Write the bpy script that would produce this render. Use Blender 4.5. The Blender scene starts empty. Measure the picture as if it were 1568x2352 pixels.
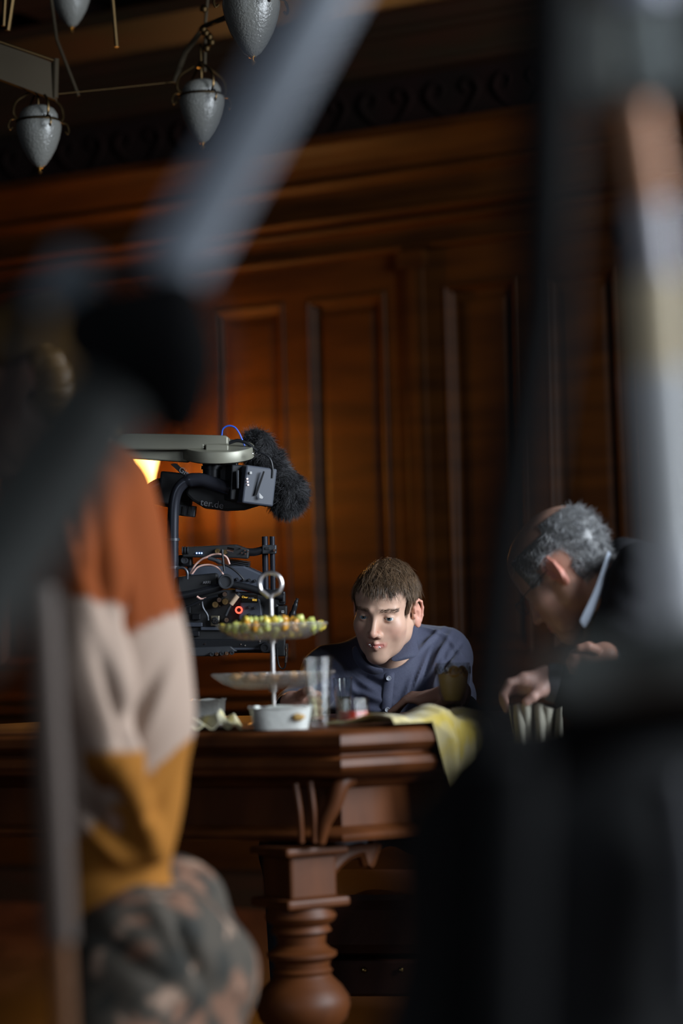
import bpy, bmesh, math, random
import numpy as np
from mathutils import Vector, Matrix, Quaternion, Euler
S = bpy.context.scene
rnd = random.Random(7)
f32 = np.float32
# ---------------------------------------------------------------- camera, light, exposure
FPX = 85/36*2352
PITCH = math.atan(324/FPX); ROLL = .03
CAM = Vector((0, 0, .9))
_f = Vector((0, math.cos(PITCH), math.sin(PITCH))); _u0 = Vector((0, -math.sin(PITCH), math.cos(PITCH))); _r0 = Vector((1, 0, 0))
_u = (_u0*math.cos(ROLL)+_r0*math.sin(ROLL)); _r = (_r0*math.cos(ROLL)-_u0*math.sin(ROLL))
CR = Matrix((_r, _u, -_f)).transposed()            # camera axes as columns
cd = bpy.data.cameras.new('camera'); cam = bpy.data.objects.new('camera', cd); S.collection.objects.link(cam)
cam.matrix_world = Matrix.Translation(CAM) @ CR.to_4x4()
cd.lens = 85; cd.sensor_width = 36; cd.clip_start = .05; cd.clip_end = 60
cd.dof.use_dof = True; cd.dof.focus_distance = 5.35; cd.dof.aperture_fstop = 1.75
S.camera = cam
def P(px, py, d): return CAM+_f*d+_r*((px-784)/FPX*d)+_u*((1176-py)/FPX*d)
def PT(px, py, z):                                   # the pixel's ray met with a level plane
    r = P(px, py, 1)-CAM; return CAM+r*((z-.9)/r.z)
def px_of(V):
    V = np.asarray(V, float)-np.array(CAM); R = np.array(CR); q = V @ R
    return 784+q[:, 0]/-q[:, 2]*FPX, 1176-q[:, 1]/-q[:, 2]*FPX
S.view_settings.view_transform = 'Standard'; S.view_settings.look = 'None'
S.view_settings.gamma = 1; S.view_settings.use_curve_mapping = False; S.view_settings.exposure = 0.0
w = bpy.data.worlds.new('room_ambience'); S.world = w; w.use_nodes = True
w.node_tree.nodes['Background'].inputs[0].default_value = (.55, .7, 1, 1); w.node_tree.nodes['Background'].inputs[1].default_value = .006
def area(name, loc, target, size, power, col):
    l = bpy.data.lights.new(name, 'AREA'); l.shape = 'RECTANGLE'; l.size, l.size_y = size; l.energy = power; l.color = col
    o = bpy.data.objects.new(name, l); S.collection.objects.link(o); o.location = loc
    o.rotation_euler = (Vector(target)-Vector(loc)).to_track_quat('-Z', 'Y').to_euler(); return o
area('window_daylight', (3.3, 3.3, 2.15), (0.1, 5.2, .95), (1.2, 1.6), 265, (.84, .92, 1))      # tall window in the right wall
area('near_window_daylight', (3.4, 1.2, 2.1), (-.3, 3.6, 1.0), (1.2, 1.6), 125, (.82, .91, 1))      # the next window, nearer the photographer
area('rear_fill_light', (-2.6, -1.2, 2.2), (0, 4.5, 1.0), (1.6, 2.0), 27, (.75, .86, 1))        # unseen fill lamp added behind the camera to lift the shaded faces
# ---------------------------------------------------------------- mesh helpers
def obj(name, verts, faces, mat=None, parent=None, smooth=True, cols=None, bevel=0, mats=None, midx=None):
    me = bpy.data.meshes.new(name)
    me.from_pydata([tuple(map(float, v)) for v in verts], [], [tuple(map(int, f)) for f in faces])
    if mats:
        for m in mats: me.materials.append(m)
        me.polygons.foreach_set('material_index', midx)
    elif mat: me.materials.append(mat)
    if smooth: me.polygons.foreach_set('use_smooth', [True]*len(me.polygons))
    if cols is not None:
        a = me.color_attributes.new('Col', 'FLOAT_COLOR', 'POINT')
        c = np.ones((len(verts), 4), f32); c[:, :3] = cols
        a.data.foreach_set('color', c.ravel())
    me.update()
    o = bpy.data.objects.new(name, me)
    S.collection.objects.link(o)
    if parent: o.parent = parent
    if bevel:
        b = o.modifiers.new('b', 'BEVEL'); b.width = bevel; b.segments = 2; b.limit_method = 'ANGLE'
        b.angle_limit = 0.6
    return o
def empty(name, loc=(0, 0, 0), rot=None):
    o = bpy.data.objects.new(name, None); S.collection.objects.link(o)
    o.empty_display_size = .05
    o.location = loc
    if rot is not None:
        o.rotation_mode = 'QUATERNION'; o.rotation_quaternion = rot
    return o
def tag(o, label, cat, group=None, kind=None):
    o['label'] = label; o['category'] = cat
    if group: o['group'] = group
    if kind: o['kind'] = kind
    return o
def struct(o):
    o['kind'] = 'structure'; return o
class MB:
    """collects simple shapes into one mesh"""
    def __init__(s): s.v = []; s.f = []; s.M = Matrix.Identity(4)
    def add(s, v, f):
        n = len(s.v); s.v += [tuple(s.M @ Vector(p)) for p in v]; s.f += [tuple(n+i for i in q) for q in f]; return s
    def box(s, c, d, R=None):
        v = []
        for x in (-.5, .5):
            for y in (-.5, .5):
                for z in (-.5, .5):
                    p = Vector((x*d[0], y*d[1], z*d[2]))
                    if R is not None: p = R @ p
                    v.append(tuple(p+Vector(c)))
        return s.add(v, [(0, 1, 3, 2), (4, 6, 7, 5), (0, 4, 5, 1), (2, 3, 7, 6), (0, 2, 6, 4), (1, 5, 7, 3)])
    def tube(s, pts, r, n=12, cap=True, flat=1.0):
        pts = [Vector(p) for p in pts]; m = len(pts)
        rs = r if isinstance(r, (list, tuple)) else [r]*m
        v = []; f = []
        t0 = (pts[1]-pts[0]).normalized()
        a = Vector((0, 0, 1)) if abs(t0.z) < .9 else Vector((1, 0, 0))
        u = t0.cross(a).normalized()
        for i in range(m):
            t = (pts[min(i+1, m-1)]-pts[max(i-1, 0)]).normalized()
            u = (u-t*u.dot(t)).normalized(); w = t.cross(u)
            for k in range(n):
                an = 2*math.pi*k/n
                v.append(tuple(pts[i]+u*math.cos(an)*rs[i]+w*math.sin(an)*rs[i]*flat))
        for i in range(m-1):
            for k in range(n):
                f.append((i*n+k, i*n+(k+1) % n, (i+1)*n+(k+1) % n, (i+1)*n+k))
        if cap: f.append(tuple(range(n))[::-1]); f.append(tuple(range((m-1)*n, m*n)))
        return s.add(v, f)
    def cyl(s, a, b, r, n=24, r2=None): return s.tube([a, b], [r, r if r2 is None else r2], n)
    def lathe(s, prof, c=(0, 0, 0), n=32, axis=None, fn=None):
        c = Vector(c); v = []; f = []
        q = Vector((0, 0, 1)).rotation_difference(Vector(axis)) if axis else Quaternion()
        for i, (r, z) in enumerate(prof):
            for k in range(n):
                an = 2*math.pi*k/n
                rr = r*(fn(an, i, z) if fn else 1)
                v.append(tuple(c+q @ Vector((rr*math.cos(an), rr*math.sin(an), z))))
        for i in range(len(prof)-1):
            for k in range(n):
                f.append((i*n+k, i*n+(k+1) % n, (i+1)*n+(k+1) % n, (i+1)*n+k))
        return s.add(v, f)
    def prism(s, poly, z0, z1, R=None, c=(0, 0, 0)):
        n = len(poly); v = []
        for z in (z0, z1):
            for (x, y) in poly:
                p = Vector((x, y, z))
                if R is not None: p = R @ p
                v.append(tuple(p+Vector(c)))
        return s.add(v, [tuple(range(n))[::-1], tuple(range(n, 2*n))]+[(i, (i+1) % n, n+(i+1) % n, n+i) for i in range(n)])
    def build(s, name, mat, parent=None, smooth=False, bevel=0, auto=True):
        o = obj(name, s.v, s.f, mat, parent, smooth, bevel=bevel)
        bm = bmesh.new(); bm.from_mesh(o.data); bmesh.ops.recalc_face_normals(bm, faces=bm.faces)
        if smooth:
            for e in bm.edges:
                if len(e.link_faces) == 2 and e.calc_face_angle(0) > .7: e.smooth = False
        bm.to_mesh(o.data); bm.free(); return o
def bez(p, n=16):
    """Catmull-Rom through points"""
    p = [Vector(q) for q in p]; p = [p[0]*2-p[1]]+p+[p[-1]*2-p[-2]]; out = []
    for i in range(1, len(p)-2):
        for k in range(n):
            t = k/n; a, b, c, d = p[i-1:i+3]
            out.append(.5*((2*b)+(c-a)*t+(2*a-5*b+4*c-d)*t*t+(3*b-a-3*c+d)*t**3))
    out.append(p[-2]); return out
# ---------------------------------------------------------------- SDF helpers (numpy)
class Grid:
    def __init__(s, lo, hi, h):
        s.lo = np.array(lo, f32); s.h = h
        n = np.ceil((np.array(hi)-np.array(lo))/h).astype(int)+1; s.n = n
        a = [s.lo[i]+h*np.arange(n[i], dtype=f32) for i in range(3)]
        s.X = a[0][:, None, None]; s.Y = a[1][None, :, None]; s.Z = a[2][None, None, :]
        s.D = np.full(tuple(n), 1.0, f32)
    def ell(s, c, r, R=None):
        x, y, z = s.X-f32(c[0]), s.Y-f32(c[1]), s.Z-f32(c[2])
        if R is not None:
            R = np.array(R.transposed(), f32) if isinstance(R, Matrix) else np.array(R, f32).T
            x, y, z = (R[0, 0]*x+R[0, 1]*y+R[0, 2]*z, R[1, 0]*x+R[1, 1]*y+R[1, 2]*z, R[2, 0]*x+R[2, 1]*y+R[2, 2]*z)
        a, b, c_ = x/f32(r[0]), y/f32(r[1]), z/f32(r[2])
        k0 = np.sqrt(a*a+b*b+c_*c_); k1 = np.sqrt((a/f32(r[0]))**2+(b/f32(r[1]))**2+(c_/f32(r[2]))**2)+f32(1e-6)
        return k0*(k0-1)/k1
    def cap(s, a, b, ra, rb=None, sq=None):
        rb = ra if rb is None else rb
        a = np.array(a, f32); b = np.array(b, f32); d = b-a; L = float((d*d).sum())+1e-12
        x, y, z = s.X-a[0], s.Y-a[1], s.Z-a[2]
        t = np.clip((x*d[0]+y*d[1]+z*d[2])/f32(L), 0, 1)
        x = x-t*d[0]; y = y-t*d[1]; z = z-t*d[2]
        return np.sqrt(x*x+y*y+z*z)-(f32(ra)+t*f32(rb-ra))
    def torus(s, c, R, r1, r2):
        x, y, z = s.X-f32(c[0]), s.Y-f32(c[1]), s.Z-f32(c[2]); R = np.array(R.transposed(), f32)
        x, y, z = (R[0, 0]*x+R[0, 1]*y+R[0, 2]*z, R[1, 0]*x+R[1, 1]*y+R[1, 2]*z, R[2, 0]*x+R[2, 1]*y+R[2, 2]*z)
        q = np.sqrt(x*x+y*y)-f32(r1); return np.sqrt(q*q+z*z)-f32(r2)
    def add(s, d, k=0.0):
        if k <= 0: s.D = np.minimum(s.D, d)
        else:
            h = np.maximum(k-np.abs(s.D-d), 0)/f32(k); s.D = np.minimum(s.D, d)-h*h*f32(k*.25)
        s.D = s.D.astype(f32); return s
    def sub(s, d, k=0.0):
        d = -d
        if k <= 0: s.D = np.maximum(s.D, d)
        else:
            h = np.maximum(k-np.abs(s.D-d), 0)/f32(k); s.D = np.maximum(s.D, d)+h*h*f32(k*.25)
        s.D = s.D.astype(f32); return s
    def mesh(s):
        D = s.D; ins = D < 0
        c = np.zeros(tuple(s.n-1), np.int8)
        for i in (0, 1):
            for j in (0, 1):
                for k in (0, 1):
                    c += ins[i:s.n[0]-1+i, j:s.n[1]-1+j, k:s.n[2]-1+k]
        act = (c > 0) & (c < 8)
        idx = np.full(act.shape, -1, np.int32); I = np.argwhere(act); idx[act] = np.arange(len(I))
        acc = np.zeros((len(I), 3)); cnt = np.zeros(len(I))
        for ax in range(3):
            o1, o2 = [a for a in range(3) if a != ax]
            for p in (0, 1):
                for q in (0, 1):
                    A = I.copy(); A[:, o1] += p; A[:, o2] += q; B = A.copy(); B[:, ax] += 1
                    da = D[tuple(A.T)]; db = D[tuple(B.T)]; m = (da < 0) != (db < 0)
                    t = np.where(m, da/(da-db+1e-20), 0)
                    P = A.astype(float); P[:, ax] += t
                    acc[m] += P[m]; cnt[m] += 1
        V = s.lo+s.h*(acc/cnt[:, None])
        F = []
        for ax in range(3):
            sl = [slice(1, -1)]*3; sl[ax] = slice(0, -1)
            sl2 = list(sl); sl2[ax] = slice(1, None)
            a = ins[tuple(sl)]; b = ins[tuple(sl2)]
            E = np.argwhere(a != b); off = np.ones(3, int); off[ax] = 0; E = E+off
            o1, o2 = (ax+1) % 3, (ax+2) % 3
            def g(p, q):
                A = E.copy(); A[:, o1] -= p; A[:, o2] -= q; return idx[tuple(A.T)]
            Q = np.stack([g(0, 0), g(1, 0), g(1, 1), g(0, 1)], 1)
            fl = ins[tuple(E.T)]
            Q[~fl] = Q[~fl][:, ::-1]
            F.append(Q)
        return V, np.concatenate(F)
def keepbig(V, F, fr=.05):
    lab = np.arange(len(V))
    while True:
        m = lab[F].min(1); new = lab.copy()
        for i in range(4): np.minimum.at(new, F[:, i], m)
        new = new[new]
        if (new == lab).all(): break
        lab = new
    u, c = np.unique(lab, return_counts=True); ok = np.isin(lab, u[c > fr*len(V)])
    f = F[ok[F].all(1)]; u, inv = np.unique(f, return_inverse=True); return V[u], inv.reshape(-1, 4)
def nrm(V, F):
    n = np.cross(V[F[:, 2]]-V[F[:, 0]], V[F[:, 3]]-V[F[:, 1]]); N = np.zeros_like(V)
    for i in range(4): np.add.at(N, F[:, i], n)
    return N/(np.linalg.norm(N, axis=1)[:, None]+1e-12)
def relax(V, F, it=2, w=.5):
    for _ in range(it):
        A = np.zeros_like(V); C = np.zeros(len(V))
        for i in range(4):
            a = F[:, i]; b = F[:, (i+1) % 4]
            np.add.at(A, a, V[b]); np.add.at(C, a, 1); np.add.at(A, b, V[a]); np.add.at(C, b, 1)
        V = V*(1-w)+w*A/C[:, None]
    return V
def gz(v, c, s): return np.exp(-((v-c)/s)**2)
def vnoise(P, sc, seed=0):
    """smooth pseudo noise -1..1 from sines"""
    r = np.random.RandomState(seed); o = np.zeros(len(P))
    for k in range(5):
        w = r.normal(size=3)*sc*(1+.4*k); o += np.sin(P @ w+r.uniform(0, 6.28))/(1+.4*k)
    return o/2.6
def strands(roots, dirs, norms, length, r0, curl, seed=1, seg=5, grav=0.0, lift=.35, wave=0, surf=None, taper=.15):
    """tapered three-sided hair locks following the surface"""
    r = np.random.RandomState(seed); n = len(roots)
    P = roots.copy(); d = dirs.copy(); V = []; L = length/seg
    if np.isscalar(L): L = np.full(n, L)
    rings = []
    ph = r.uniform(0, 6.28, n); cax = r.normal(size=(n, 3))
    for i in range(seg+1):
        t = i/seg
        rad = (np.asarray(r0)*(1-t)**.6*(1-taper)+np.asarray(r0)*taper*(1-t))*np.ones(n)
        u = np.cross(d, norms); u /= np.linalg.norm(u, axis=1)[:, None]+1e-9; w = np.cross(d, u)
        for k in range(3):
            a = 2.094*k
            rings.append(P+(u*math.cos(a)+w*math.sin(a)*.6)*rad[:, None])
        P = P+d*L[:, None]
        if surf is not None: P = surf(P, t)
        d = d+norms*(lift*(.5-t))+cax*curl*.3+np.array([0, 0, -grav])+u*(wave*np.sin(ph+t*7))[:, None]
        d /= np.linalg.norm(d, axis=1)[:, None]+1e-9
    R = np.array(rings).reshape(seg+1, 3, n, 3)
    V = R.transpose(2, 0, 1, 3).reshape(-1, 3)
    base = np.arange(n)*(seg+1)*3; F = []
    for i in range(seg):
        for k in range(3):
            a = base+i*3+k; b = base+i*3+(k+1) % 3
            F.append(np.stack([a, b, b+3, a+3], 1))
    return V, np.concatenate(F)
# ---------------------------------------------------------------- materials
def mat(name, col=(.5, .5, .5), rough=.5, metal=0, emit=None, es=0, trans=0, ior=1.45, noise=None, bump=0, bscale=200, attr=False, sss=0, coat=0, sheen=0, spec=None, mix=None, alpha=None):
    m = bpy.data.materials.new(name); m.use_nodes = True; nt = m.node_tree; b = nt.nodes['Principled BSDF']
    I = b.inputs
    I['Base Color'].default_value = (*col, 1); I['Roughness'].default_value = rough; I['Metallic'].default_value = metal
    if emit: I['Emission Color'].default_value = (*emit, 1); I['Emission Strength'].default_value = es
    I['Transmission Weight'].default_value = trans; I['IOR'].default_value = ior
    if sss: I['Subsurface Weight'].default_value = sss; I['Subsurface Radius'].default_value = (.012, .004, .002); I['Subsurface Scale'].default_value = 1
    I['Coat Weight'].default_value = coat; I['Coat Roughness'].default_value = .16; I['Sheen Weight'].default_value = sheen
    if spec is not None: I['Specular IOR Level'].default_value = spec
    tc = nt.nodes.new('ShaderNodeTexCoord')
    src = None
    if attr:
        a = nt.nodes.new('ShaderNodeVertexColor'); a.layer_name = 'Col'; src = a.outputs['Color']
        nt.links.new(src, I['Base Color'])
    if noise:  # (scale xyz, col2, lo, hi)
        mp = nt.nodes.new('ShaderNodeMapping'); sc = noise[0]; mp.inputs['Scale'].default_value = sc if isinstance(sc, tuple) else (sc,)*3
        nt.links.new(tc.outputs['Object'], mp.inputs['Vector'])
        n = nt.nodes.new('ShaderNodeTexNoise'); n.inputs['Scale'].default_value = 1; n.inputs['Detail'].default_value = 5
        nt.links.new(mp.outputs[0], n.inputs['Vector'])
        rp = nt.nodes.new('ShaderNodeMapRange'); rp.inputs[1].default_value = noise[2]; rp.inputs[2].default_value = noise[3]
        nt.links.new(n.outputs['Fac'], rp.inputs[0])
        mx = nt.nodes.new('ShaderNodeMix'); mx.data_type = 'RGBA'
        nt.links.new(rp.outputs[0], mx.inputs[0])
        if src is None: mx.inputs[6].default_value = (*col, 1)
        else: nt.links.new(src, mx.inputs[6])
        mx.inputs[7].default_value = (*noise[1], 1)
        if src is not None: mx.blend_type = 'MULTIPLY'
        nt.links.new(mx.outputs[2], I['Base Color'])
    if bump:
        n2 = nt.nodes.new('ShaderNodeTexNoise'); n2.inputs['Scale'].default_value = 1; n2.inputs['Detail'].default_value = 3
        mp2 = nt.nodes.new('ShaderNodeMapping'); mp2.inputs['Scale'].default_value = bscale if isinstance(bscale, tuple) else (bscale,)*3
        nt.links.new(tc.outputs['Object'], mp2.inputs['Vector']); nt.links.new(mp2.outputs[0], n2.inputs['Vector'])
        bp = nt.nodes.new('ShaderNodeBump'); bp.inputs['Strength'].default_value = bump; bp.inputs['Distance'].default_value = .002
        nt.links.new(n2.outputs['Fac'], bp.inputs['Height']); nt.links.new(bp.outputs[0], I['Normal'])
    return m
# ---------------------------------------------------------------- human head (face towards -Y, eyes at z = 0, x = the person's left)
def rx(a): return Matrix.Rotation(a, 3, 'X')
def ry(a): return Matrix.Rotation(a, 3, 'Y')
def rz(a): return Matrix.Rotation(a, 3, 'Z')
def head_sdf(h=.0019, old=False, neckdir=(0, .05, -.19), mouth=0.0, pucker=0.0):
    g = Grid((-.098, -.128, -.2), (.098, .125, .128), h); A = g.add
    A(g.ell((0, .016, .036), (.073, .094, .081)))
    A(g.ell((0, -.034, .044), (.06, .05, .05)), .03)
    A(g.ell((0, -.036, -.03), (.053, .047, .068)), .03)
    for s in (-1, 1):
        A(g.ell((s*.041, -.051, -.026), (.021, .019, .018)), .03); A(g.ell((s*.033, -.042, -.05), (.018, .024, .034)), .03)          # cheekbone
        A(g.cap((s*.046, .0, -.054), (s*.013, -.067, -.095), .014, .012), .03)  # jaw
        A(g.cap((s*.054, .006, -.03), (s*.047, .0, -.055), .015, .014), .02)
        A(g.cap((s*.012, -.0815, .0155), (s*.043, -.068, .018), .0075, .006), .014)  # brow
    A(g.ell((0, -.073, -.097), (.017, .016, .014)), .02)                      # chin
    A(g.ell((0, -.066, -.058), (.029, .025, .03)), .02)                      # muzzle
    for s in (-1, 1): g.sub(g.ell((s*.031, -.094, -.0015), (.0165, .0165, .0115)), .014)
    for s in (-1, 1):
        g.sub(g.ell((s*.050, -.092, -.072), (.014, .02, .02)), .02)          # cheek hollow
    # nose
    A(g.cap((0, -.082, .008), (0, -.104, -.034), .0065, .0085), .012)
    A(g.ell((0, -.106, -.0365), (.0088, .0075, .0075)), .006)
    for s in (-1, 1): A(g.ell((s*.0125, -.0935, -.040), (.0068, .0095, .0075)), .006)
    for s in (-1, 1): g.sub(g.ell((s*.0068, -.0985, -.0462), (.0035, .0055, .004)), .002)
    # lips
    m = mouth; w = .0235*(1-pucker)
    for s in (-1, 1):
        A(g.cap((m, -.0925-.003*pucker, -.0605), (m+s*w, -.083, -.0638), .0046+.002*pucker, .0025), .006)
        A(g.cap((m, -.0915-.003*pucker, -.0692), (m+s*w*.85, -.0825, -.0652), .0055+.002*pucker, .003), .006)
    for s in (-1, 1): g.sub(g.cap((m, -.0995, -.0642), (m+s*w, -.088, -.0642), .0017), .002)
    # eyelids
    for s in (-1, 1):
        c = (s*.0315, -.0685, -.0015)
        A(g.ell(c, (.0145, .0137, .0137)), .004)
    for s in (-1, 1):
        g.sub(g.ell((s*.0315, -.0835, -.002), (.0135, .014, .0034)), .0015)
    if old:
        for s in (-1, 1):
            g.sub(g.cap((s*.018, -.098, -.042), (s*.033, -.086, -.068), .003), .006)
            A(g.ell((s*.042, -.05, -.075), (.018, .02, .022)), .02)
    # ears
    for s in (-1, 1):
        R = rz(s*-.42) @ rx(.18)
        c = Vector((s*.0765, .014, -.006))
        A(g.ell(c, (.0055, .0165, .029), R), .006)
        A(g.ell(c+Vector((s*.003, .003, -.024)), (.005, .009, .011), R), .006)
        # helix rim as a polyline
        pts = [(-.012, .008), (-.013, .02), (-.006, .031), (.006, .034), (.016, .026), (.018, .010), (.013, -.008), (.006, -.02)]
        pp = [c+R @ Vector((s*.006, y, z)) for (y, z) in pts]
        for a, b in zip(pp[:-1], pp[1:]): A(g.cap(a, b, .0032, .003), .003)
        g.sub(g.ell(c+R @ Vector((s*.009, -.003, -.001)), (.0085, .0085, .0125), R), .002)
        g.sub(g.ell(c+R @ Vector((s*.0075, .004, .017)), (.004, .008, .008), R), .003)
        A(g.ell(c+R @ Vector((s*.004, -.014, -.002)), (.004, .004, .006), R), .003)
    # neck
    A(g.cap((0, .028, -.05), neckdir, .05, .056), .03)
    return g
# ---------------------------------------------------------------- materials
wood = mat('varnished_oak', (.034, .0098, .0005), .56, noise=((2.2, 14, 1.2), (.015, .0040, .0002), .35, .7), bump=.25, bscale=(8, 60, 4), spec=.14)
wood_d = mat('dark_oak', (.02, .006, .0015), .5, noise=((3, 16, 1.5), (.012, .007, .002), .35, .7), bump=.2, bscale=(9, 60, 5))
paint_d = mat('dark_red_paint', (.006, .0013, .0008), .9, spec=.15, noise=(5, (.004, .0015, .0008), .4, .65))
floor_m = mat('dark_parquet', (.06, .022, .009), .35, noise=((6, 1.5, 1), (.03, .01, .004), .4, .6))
# ---------------------------------------------------------------- room shell: the wall runs away to the left
TH = math.radians(29); O = Vector((0, 8.5, 0)); U = Vector((math.cos(TH), -math.sin(TH), 0)); N = Vector((-math.sin(TH), -math.cos(TH), 0))
WM = Matrix((U, Vector((0, 0, 1)), N)).transposed().to_4x4(); WM.translation = O    # local (u, z, n)
def wbuild(mb, name, m, smooth=False):
    o = mb.build(name, m, None, smooth); o.matrix_world = WM; return struct(o)
mb = MB(); mb.box((0, 1.7, -.06), (9, 3.4, .12))
panels = [(-2.45, -2.12), (-2.02, -1.70), (-1.50, -1.12), (-1.02, -.61), (-.50, -.195), (-.105, .215), (.44, .73), (.81, 1.09), (1.30, 1.58), (1.68, 1.96), (2.2, 2.5)]
z0, z1 = .885, 2.155
edges = [-4.5]+[e for p in panels for e in p]+[4.5]
for i in range(0, len(edges), 2): mb.box(((edges[i]+edges[i+1])/2, (z0+z1)/2, .014), (edges[i+1]-edges[i], z1-z0, .028))
mb.box((0, (z1+2.35)/2, .014), (9, 2.35-z1, .028)); mb.box((0, (z0+.78)/2, .014), (9, z0-.78, .028))
prof = [(0, .028), (.004, .034), (.012, .036), (.018, .03), (.024, .016), (.032, .006), (.040, .004), (.052, .006), (.070, .012)]
for (a, b) in panels:
    v = []; f = []
    for (d, h) in prof:
        v += [(a+d, z0+d, h), (b-d, z0+d, h), (b-d, z1-d, h), (a+d, z1-d, h)]
    for i in range(len(prof)-1):
        for k in range(4): f.append((i*4+k, i*4+(k+1) % 4, i*4+4+(k+1) % 4, i*4+4+k))
    n = (len(prof)-1)*4; f.append((n, n+1, n+2, n+3)); mb.add(v, f)
wbuild(mb, 'wall_back', wood)
# pilasters with fluted edges
k = 0
for c in (-1.6, .335, 1.19, 2.08):
    q = MB(); q.box((c, 1.53, .035), (.072, 1.5, .03)); q.box((c, 1.53, .055), (.034, 1.5, .012))
    for s in (-1, 1): q.cyl((c+s*.036, .79, .045), (c+s*.036, 2.27, .045), .006, 8)
    q.box((c, .83, .045), (.1, .10, .05)); q.box((c, 2.25, .045), (.1, .06, .05))
    wbuild(q, 'trim_%d' % (k+1), wood, False); k += 1
def sweep(prof, name, m, L=4.5):
    v = []; f = []
    for u in (-L, L):
        for (n, z) in prof: v.append((u, z, n))
    n = len(prof)
    for i in range(n-1): f.append((i, i+1, n+i+1, n+i))
    q = MB(); q.add(v, f); return wbuild(q, name, m)
def arc(cx, cz, r, a0, a1, n=6): return [(cx+r*math.cos(math.radians(a0+(a1-a0)*i/n)), cz+r*math.sin(math.radians(a0+(a1-a0)*i/n))) for i in range(n+1)]
sweep([(.02, 2.28), (.05, 2.285)]+arc(.05, 2.297, .012, -90, 90)+[(.045, 2.312), (.045, 2.36), (.075, 2.37)]+arc(.075, 2.382, .012, -90, 90)+[(.07, 2.398), (.10, 2.408)]+arc(.1, 2.42, .012, -90, 90)+[(.09, 2.436), (.09, 2.52), (.105, 2.53)]+arc(.11, 2.545, .015, -90, 90)+[(.12, 2.565), (.135, 2.60), (.16, 2.635), (.19, 2.66), (.2, 2.662), (.2, 2.69), (0, 2.70)], 'trim_6', wood)
sweep([(.01, .70), (.05, .705)]+arc(.05, .717, .012, -90, 90)+[(.045, .735), (.05, .755)]+arc(.055, .765, .01, -90, 90)+[(.03, .78), (.0, .785)], 'trim_7', wood)
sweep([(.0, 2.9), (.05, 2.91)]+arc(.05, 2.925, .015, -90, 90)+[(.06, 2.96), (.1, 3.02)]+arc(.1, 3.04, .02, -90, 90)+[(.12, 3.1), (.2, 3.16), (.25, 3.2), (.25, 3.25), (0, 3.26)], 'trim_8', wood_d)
# carved dark frieze above the cornice, leafy relief
q = MB()
r2 = random.Random(3)
for i in range(26):
    c = -3.4+i*.26
    for s in (-1, 1):
        pts = [(c+s*.02, 2.73, .01), (c+s*.07, 2.77, .02), (c+s*.10, 2.82, .02), (c+s*.07, 2.86, .02), (c+s*.035, 2.84, .018), (c+s*.05, 2.81, .018)]
        q.tube(bez(pts, 3), [.004+.006*math.sin(math.pi*j/15) for j in range(16)], 6)
q.box((0, 2.8, .004), (9, .2, .008)); wbuild(q, 'trim_9', paint_d, True)
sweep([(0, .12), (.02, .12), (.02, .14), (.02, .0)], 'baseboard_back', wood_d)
# right and left walls, floor, ceiling with beams
fl = MB().box((0, 4.5, -.05), (14, 13, .1)).build('floor', floor_m); struct(fl)
ce = MB(); ce.box((0, 4.5, 3.4), (14, 13, .12)); ce.M = WM @ Matrix(((1, 0, 0, 0), (0, 0, 1, 0), (0, 1, 0, 0), (0, 0, 0, 1)))
for n in (.6, 1.5, 2.4, 3.3): ce.box((0, n, 3.29), (9, .16, .14))
for u in (-3, -2, -1, 0, 1, 2, 3): ce.box((u, 2.2, 3.31), (.12, 4.4, .1))
struct(ce.build('ceiling', paint_d))
# ---------------------------------------------------------------- wall lamp behind the sweater (lit)
brass = mat('aged_brass', (.42, .27, .09), .35, 1, bump=.2, bscale=300)
L0 = P(331, 1080, 8.5)
t = empty('wall_sconce', L0); tag(t, 'lit warm glass wall lamp glowing on the wooden panelling', 'lamp')
glow = bpy.data.materials.new('lit_opal_glass'); glow.use_nodes = True; _n = glow.node_tree; _n.nodes.clear()
_a = _n.nodes.new('ShaderNodeAddShader'); _t = _n.nodes.new('ShaderNodeBsdfTransparent'); _e = _n.nodes.new('ShaderNodeEmission'); _o = _n.nodes.new('ShaderNodeOutputMaterial')
_t.inputs[0].default_value = (.8, .7, .5, 1); _e.inputs[0].default_value = (1, .55, .16, 1); _e.inputs[1].default_value = 4.5
_n.links.new(_t.outputs[0], _a.inputs[0]); _n.links.new(_e.outputs[0], _a.inputs[1]); _n.links.new(_a.outputs[0], _o.inputs[0])
n_in = -N
q = MB(); q.lathe([(.012, -.075), (.018, -.07), (.026, -.045), (.034, -.01), (.044, .03), (.050, .05), (.047, .052), (.04, .03), (.03, -.01), (.02, -.04), (.008, -.06)], n=24, fn=lambda a, i, z: 1+.05*math.cos(8*a))
s_ = q.build('glass_shade', glow, t, True)
dW = N.dot(L0-O)
q = MB(); q.tube(bez([(0, 0, -.07), n_in*.04+Vector((0, 0, -.12)), n_in*.12+Vector((0, 0, -.10)), n_in*(dW-.02)+Vector((0, 0, -.03))], 6), .007, 8); q.build('arm', brass, t, True)
q = MB(); q.lathe([(.0, .0), (.045, .0), (.04, .012), (.015, .02), (0, .02)], n_in*(dW-.004)+Vector((0, 0, -.03)), 20, axis=tuple(N)); q.build('backplate', brass, t, True)
l = bpy.data.lights.new('sconce_bulb', 'POINT'); l.energy = 55; l.color = (1, .52, .16); l.shadow_soft_size = .03
lo = bpy.data.objects.new('sconce_bulb', l); S.collection.objects.link(lo); lo.location = L0+Vector((0, 0, -.01))
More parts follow.
